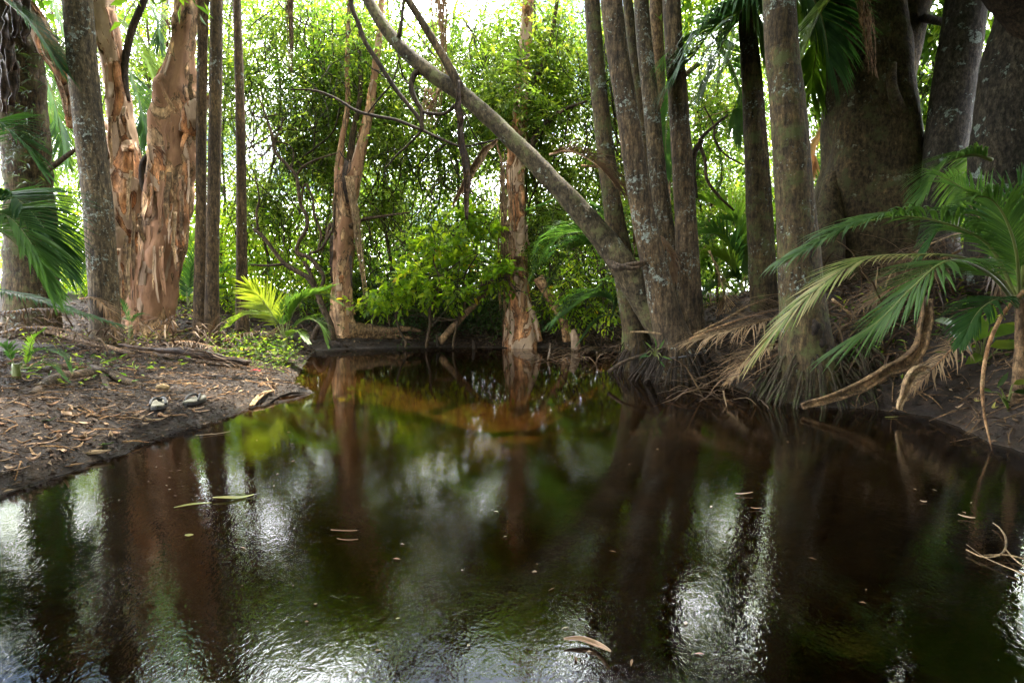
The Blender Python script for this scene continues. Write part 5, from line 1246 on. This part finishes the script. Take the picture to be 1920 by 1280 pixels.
BT = [('slender tree with light foliage at the upper left behind the big paperbark', [[(120, 560, 12), (110, 300, 10), (95, 100, 8), (90, -60, 6)]], 11.5, [(110, 60, 11.5, 110, 90, 1.4), (60, 250, 11.5, 90, 80, 1.2), (170, 330, 11.5, 80, 90, 1.2), (130, 200, 11.8, 90, 70, 1)], 900, 'leaf_fine'),
      ('slender tree seen between the two stems of the big paperbark', [[(285, 560, 9), (288, 380, 8), (280, 200, 7), (270, 0, 6)]], 11.0, [(270, 330, 11, 60, 90, 1.2), (280, 150, 11, 70, 100, 1.2), (250, 30, 11, 60, 60, 1)], 620, 'leaf_yellow'),
      ('slender tree rising between the slim reddish palms and the lone dark one', [[(425, 560, 10), (428, 380, 8), (420, 150, 7), (430, -40, 6)]], 10.8, [(440, 120, 10.8, 60, 130, 1.2), (425, 330, 10.8, 50, 90, 1), (400, 20, 10.8, 80, 50, 1)], 620, 'leaf_fine'),
      ('slender tree with small leaves just right of the lone dark palm', [[(495, 560, 10), (500, 420, 8), (520, 220, 7), (510, 40, 6), (520, -60, 5)]], 10.6, [(510, 170, 10.6, 60, 90, 1.2), (550, 60, 10.6, 80, 50, 1.2), (500, 380, 10.6, 60, 70, 1), (560, 290, 10.6, 60, 60, 1)], 900, 'leaf_fine'),
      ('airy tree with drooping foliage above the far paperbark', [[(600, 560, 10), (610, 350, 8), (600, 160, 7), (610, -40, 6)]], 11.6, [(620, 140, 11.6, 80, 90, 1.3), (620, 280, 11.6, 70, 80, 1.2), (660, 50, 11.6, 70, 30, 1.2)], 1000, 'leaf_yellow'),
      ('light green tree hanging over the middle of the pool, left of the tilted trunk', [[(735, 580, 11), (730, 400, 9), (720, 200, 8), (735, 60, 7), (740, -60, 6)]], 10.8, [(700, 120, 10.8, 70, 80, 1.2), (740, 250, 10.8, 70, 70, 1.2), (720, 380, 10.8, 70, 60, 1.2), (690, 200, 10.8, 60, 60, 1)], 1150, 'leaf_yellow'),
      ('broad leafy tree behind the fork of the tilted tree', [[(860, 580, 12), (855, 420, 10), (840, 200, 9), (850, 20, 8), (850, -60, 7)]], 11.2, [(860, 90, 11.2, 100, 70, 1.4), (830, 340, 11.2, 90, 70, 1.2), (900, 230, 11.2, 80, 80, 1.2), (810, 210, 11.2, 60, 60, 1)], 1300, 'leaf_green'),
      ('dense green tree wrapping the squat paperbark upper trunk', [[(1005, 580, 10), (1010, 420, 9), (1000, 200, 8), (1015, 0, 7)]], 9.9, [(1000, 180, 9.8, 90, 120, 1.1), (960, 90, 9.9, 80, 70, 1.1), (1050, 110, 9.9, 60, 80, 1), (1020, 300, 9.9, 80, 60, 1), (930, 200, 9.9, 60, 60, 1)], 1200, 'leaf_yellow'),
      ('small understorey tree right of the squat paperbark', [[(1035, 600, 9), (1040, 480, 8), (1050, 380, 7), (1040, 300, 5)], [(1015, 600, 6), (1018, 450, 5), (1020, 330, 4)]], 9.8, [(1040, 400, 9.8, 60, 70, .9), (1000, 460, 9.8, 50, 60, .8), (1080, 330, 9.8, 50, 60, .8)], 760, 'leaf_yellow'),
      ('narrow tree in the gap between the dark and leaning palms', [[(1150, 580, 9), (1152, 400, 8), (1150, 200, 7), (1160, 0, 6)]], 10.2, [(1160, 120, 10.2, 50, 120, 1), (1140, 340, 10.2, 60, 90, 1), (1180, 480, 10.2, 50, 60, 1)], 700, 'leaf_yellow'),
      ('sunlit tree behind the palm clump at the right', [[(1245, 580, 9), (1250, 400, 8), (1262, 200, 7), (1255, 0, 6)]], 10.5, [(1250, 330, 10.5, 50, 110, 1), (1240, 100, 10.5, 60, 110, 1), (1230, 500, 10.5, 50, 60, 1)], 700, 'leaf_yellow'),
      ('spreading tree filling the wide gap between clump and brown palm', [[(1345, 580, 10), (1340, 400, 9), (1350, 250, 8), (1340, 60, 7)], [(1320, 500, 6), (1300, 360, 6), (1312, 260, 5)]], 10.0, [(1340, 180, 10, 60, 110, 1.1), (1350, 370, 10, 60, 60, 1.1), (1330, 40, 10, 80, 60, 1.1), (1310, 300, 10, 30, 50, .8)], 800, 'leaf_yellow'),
      ('tree with long dark leaves showing between the thick palm and the huge trunk', [[(1535, 480, 9), (1540, 300, 8), (1530, 120, 7)]], 9.0, [(1535, 150, 9, 50, 80, .9), (1545, 60, 9, 50, 60, .9), (1530, 320, 9.5, 40, 70, .8)], 420, 'leaf_green'),
      ('large-leaved tree glinting between the huge trunk and the leaning lichen trunk', [[(1740, 380, 8), (1745, 250, 7), (1738, 100, 6)]], 8.4, [(1740, 130, 8.4, 40, 60, .7), (1760, 210, 8.4, 40, 30, .6), (1735, 60, 8.4, 40, 30, .6)], 130, 'leaf_green'),
      ('bright foliage tree in the slit left of the rightmost trunk', [[(1822, 480, 8), (1826, 300, 7), (1834, 120, 6)]], 8.6, [(1822, 300, 8.6, 30, 90, .7), (1834, 160, 8.6, 20, 60, .7), (1810, 420, 8.4, 40, 50, .7)], 260, 'leaf_bright')]
for k, (lab, st, d, bl, nt_, mt) in enumerate(BT):
    big = k == 13
    bg_tree(lab, st, d, bl, nt_, mt, seed=40 + k, L=(.16 if big else (.07, .095, .06, .08, .12, .07)[k % 6]), aspect=(.3 if big else (.38, .3, .45, .34, .28, .4)[k % 6]), hexa=big)

# vines hanging through the thicket
def vine_mass(name, label, n, box, d, L, seed, mat, w=(.003, .008)):
    rg = random.Random(seed); mb = MB()
    for k in range(n):
        a = P(rg.uniform(box[0], box[1]), rg.uniform(box[2], box[3]), rg.uniform(*d)); l = L * rg.uniform(.4, 1.3)
        pts = [a]; dv = Vector((rg.uniform(-.5, .5), rg.uniform(-.3, .3), -1))
        for j in range(5):
            dv = (dv + Vector((rg.uniform(-.6, .6), rg.uniform(-.4, .4), rg.uniform(-.2, .3)))).normalized(); pts.append(pts[-1] + dv * l / 5)
        r = rg.uniform(*w); tube(mb, pts, [r] * 5 + [r * .3], 4, 20)
    return tag(mb.build(name, M[mat]), label, 'vines', kind='stuff')
vine_mass('hanging_vines', 'tangle of thin brown vines hanging through the middle thicket', 300, (450, 1180, 100, 480), (9.8, 12.5), 1.9, 1, 'branch_bark')
vine_mass('hanging_vines', 'dark vines hanging in the low shade behind the far bank', 360, (450, 1150, 380, 560), (9.9, 12), 1.3, 2, 'dark_bark', (.004, .010))
vine_mass('hanging_vines', 'crooked thin branches crossing the upper left canopy', 160, (60, 700, -40, 300), (9.5, 12), 1.8, 3, 'dark_bark', (.004, .012))
vine_mass('hanging_vines', 'thin dark crooked branches through the high foliage in the middle', 220, (450, 1200, -60, 330), (9.3, 11.5), 1.7, 13, 'dark_bark', (.004, .014))
vine_mass('hanging_vines', 'straw coloured stems in the right hand gaps', 160, (1180, 1560, 150, 480), (9, 11), 1.4, 4, 'dead_pale')
vine_mass('hanging_roots', 'hanging roots and sticks on the dark lower face of the far bank', 260, (580, 1150, 520, 610), (9.8, 10.6), .8, 5, 'branch_bark', (.004, .011))

# undergrowth and the forest behind
def mass(name, label, blobs, ntw, L, aspect, mat, seed, nleaf=9, tlen=.4, hexa=False, droop=.2, clump=1.0):
    rg = np.random.RandomState(seed)
    cc, rr = [], []
    for x0, x1, z0, z1, y0, y1, k in blobs:
        c_ = np.stack([rg.uniform(x0, x1, k), rg.uniform(y0, y1, k), rg.uniform(z0, z1, k)], 1)
        cc.append(c_); rr.append(np.repeat(np.array([[.55, .5, .45]]) * clump, k, 0) * rg.uniform(.5, 1.4, (k, 1)))
    (V, F_, R), _ = twigs(rg, np.concatenate(cc), np.concatenate(rr), ntw, nleaf, tlen, L, aspect, droop, hexa)
    return tag(np_mesh(name, V, F_, 3, R, M[mat]), label, 'foliage', kind='stuff')
mass('undergrowth', 'dense shaded undergrowth behind the far bank', [(-3.6, 3.2, .5, 2.4, 10.4, 12.5, 150)], 3900, .085, .42, 'leaf_green', 1)
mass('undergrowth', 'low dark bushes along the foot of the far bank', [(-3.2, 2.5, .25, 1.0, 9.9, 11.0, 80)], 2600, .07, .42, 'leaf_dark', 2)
mass('undergrowth', 'green thicket behind the left bank', [(-9, -3.2, .4, 2.4, 9.8, 13, 120)], 3600, .09, .4, 'leaf_bright', 3)
mass('undergrowth', 'bushes behind the palms on the right bank', [(2.0, 8, 1.0, 2.8, 8.4, 11, 100)], 3000, .09, .42, 'leaf_green', 4)
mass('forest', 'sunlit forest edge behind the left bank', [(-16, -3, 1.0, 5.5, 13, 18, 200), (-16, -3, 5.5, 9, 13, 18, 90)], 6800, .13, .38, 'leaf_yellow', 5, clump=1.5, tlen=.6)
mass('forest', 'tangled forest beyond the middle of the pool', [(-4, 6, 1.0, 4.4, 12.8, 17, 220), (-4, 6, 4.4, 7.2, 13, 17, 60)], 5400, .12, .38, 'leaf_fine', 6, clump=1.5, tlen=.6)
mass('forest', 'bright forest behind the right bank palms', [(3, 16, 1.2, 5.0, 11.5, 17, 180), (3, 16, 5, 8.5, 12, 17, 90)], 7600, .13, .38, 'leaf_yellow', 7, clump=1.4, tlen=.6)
mass('forest', 'distant forest seen through the gaps', [(-40, 40, 1.0, 6.5, 24, 40, 300), (-40, 40, 6.5, 13, 26, 40, 70)], 4600, .32, .45, 'leaf_green', 8, clump=4, tlen=1.4)
mass('high_foliage', 'fine leafy sprays high above the far bank', [(-5.5, 3.2, 3.4, 5.6, 9.6, 12.0, 85)], 3900, .075, .36, 'leaf_fine', 21, clump=1.6, tlen=.4)
mass('high_foliage', 'sunlit sprays of small leaves high in the middle', [(-3.8, 2.6, 3.0, 5.8, 10.5, 12.5, 65)], 2800, .06, .4, 'leaf_yellow', 22, clump=1.6, tlen=.35)
mass('high_foliage', 'leafy sprays between the tilted tree and the palm clump', [(-1.6, 1.8, 3.4, 5.2, 10.0, 11.5, 45)], 1400, .075, .38, 'leaf_fine', 24, clump=1.3, tlen=.4)
mass('high_foliage', 'high sprays of leaves behind the right hand palms', [(2.2, 8, 3.0, 6.0, 8.5, 11.5, 60)], 2200, .08, .36, 'leaf_green', 23, clump=1.5, tlen=.4)
mass('canopy', 'canopy added above the picture to shade the right bank', [(2.0, 9, 4.9, 8.0, -.5, 9, 170)], 9500, .2, .4, 'leaf_green', 9, clump=1.7, tlen=.6)  # leaf mass added overhead and thickened to darken the right side
mass('canopy', 'canopy added above the picture to shade the left bank', [(-9, -2.6, 5.0, 8.0, 1.0, 7, 90)], 5000, .18, .4, 'leaf_green', 10, clump=1.6, tlen=.6)  # added overhead to keep sky light off the left bank
mass('canopy', 'unseen canopy added behind the viewer to block back light', [(3.6, 9, 1.5, 5.5, -1.5, 3.0, 60), (-9, 9, 2.0, 8.5, -9, -1.5, 170), (-8, 8, 4.6, 8.5, -2, 2.6, 120)], 12000, .28, .4, 'leaf_green', 11, clump=1.8, tlen=.6)  # unseen leaves put around and behind the camera to darken the near trunks

high_frond('pendulous dark green frond hanging left of the brown palm trunk', [(1450, -40, 6.3), (1400, 20, 6.2), (1360, 70, 6.2), (1335, 140, 6.2)], .8, 50, .032, 21, droop=.5, ang=60)
high_frond('bright frond between the thick near palm and the huge trunk', [(1590, -60, 6.0), (1560, -10, 6.0), (1530, 40, 6.0), (1500, 120, 6.0)], .6, 40, .028, 22, 'frond_lime', droop=.2)
high_frond('green frond low in the slit between the two lichen covered trunks', [(1860, 250, 5.6), (1840, 270, 5.6), (1815, 320, 5.6), (1800, 380, 5.6)], .45, 30, .022, 23, droop=.3)
high_frond('drooping green frond over the foot of the leaning lichen trunk', [(1860, 300, 4.6), (1820, 290, 4.6), (1770, 310, 4.6), (1735, 360, 4.6)], .4, 36, .018, 24, droop=.35)
sheath('dead_sheath', 'dark looped sheath hanging in the gap right of the palm clump', 'dead sheath', [P(1318, 262, 6.6), P(1302, 285, 6.6), P(1298, 320, 6.6), P(1306, 372, 6.6)], [.05, .09, .07, .02], M['sheath_dark'])
stick('hanging_branch', 'bent bare branch hanging in the gap right of the palm clump', 'branch', [(1376, 395, 4), (1345, 365, 6), (1325, 335, 6), (1322, 300, 7), (1312, 265, 8), (1335, 240, 6), (1365, 215, 4)], 6.8, M['branch_bark'])
stick('hanging_branch', 'thin forked twig crossing the gap left of the brown palm', 'branch', [(1395, 310, 3), (1360, 290, 4), (1340, 262, 5), (1338, 235, 4), (1320, 200, 3)], 7.2, M['branch_bark'])
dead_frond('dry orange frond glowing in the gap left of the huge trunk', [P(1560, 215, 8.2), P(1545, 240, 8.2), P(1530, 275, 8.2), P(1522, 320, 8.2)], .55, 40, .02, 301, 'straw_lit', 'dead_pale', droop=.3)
rs2 = np.random.RandomState(9)
fl = []
for x0, x1, y0, y1, n in ((590, 1150, 655, 664, 120), (560, 800, 668, 700, 20), (0, 560, 760, 940, 60), (400, 1900, 780, 1250, 40)):
    k = 0
    while k < n:
        p = G(rs2.uniform(x0, x1), rs2.uniform(y0, y1), .003)
        if sdist(np.array([p.x]), np.array([p.y]))[0] < -.01: fl.append((p.x, p.y, .003, .5 + .5 * (y1 < 700))); 
        k += 1
fl = np.array(fl); a = rs2.uniform(0, 6.28, len(fl))
V_, F_, R_ = leaves_geo(fl[:, :3], np.stack([np.cos(a), np.sin(a), a * 0], 1), np.tile([0, 0, 1.], (len(fl), 1)), rs2.uniform(.008, .035, len(fl)) * fl[:, 3] * 1.6, rs2.uniform(.004, .012, len(fl)), rs2.random(len(fl)))
V_[:, 2] = np.maximum(V_[:, 2], .0015)
tag(np_mesh('floating_debris', V_, F_, 3, R_, M['dead_leaf']), 'tiny leaf fragments and specks floating on the creek', 'floating debris', kind='stuff')
for k, (x, y, w, h) in enumerate([(1503, 612, .035, .10), (1516, 640, .03, .05), (1529, 652, .025, .06)]):
    p = P(x, y, 4.45); p.y -= .205; mb = MB()
    tube(mb, [p + Vector((0, .03, h * .6)), p + Vector((.004, .0, h * .2)), p + Vector((-.004, 0, -h * .2)), p + Vector((0, .03, -h * .6))], [w * .3, w * .8, w * .7, w * .2], 10, 16, .5, 40, seed=k)
    mb.build('scar', M['root_dark'], q)

high_frond('long green frond slanting across the top left corner', [(-40, -30, 6.0), (10, 0, 6.0), (60, 50, 6.0), (105, 120, 6.0)], .55, 40, .024, 31, 'frond_green', droop=.25)
high_frond('sunlit frond high behind the orange leaning limb', [(40, 150, 9.0), (70, 170, 9.0), (100, 220, 9.0), (120, 300, 9.0)], .6, 36, .03, 32, 'frond_lime', droop=.25)
high_frond('green frond dipping in from the top between the brown and thick palms', [(1500, -80, 7.0), (1450, -20, 7.0), (1400, 40, 7.0), (1360, 130, 7.0)], .7, 44, .03, 33, 'frond_green', droop=.35)
high_frond('bright frond across the top of the gap left of the huge trunk', [(1480, 60, 7.4), (1510, 60, 7.4), (1545, 90, 7.4), (1580, 150, 7.4)], .6, 40, .028, 34, 'frond_lime', droop=.25)
mass('high_foliage', 'leaf sprays along the top behind the tilted tree', [(-4.6, 2.4, 4.2, 5.9, 9.6, 11.0, 60)], 1800, .075, .36, 'leaf_green', 41, clump=1.3, tlen=.4)
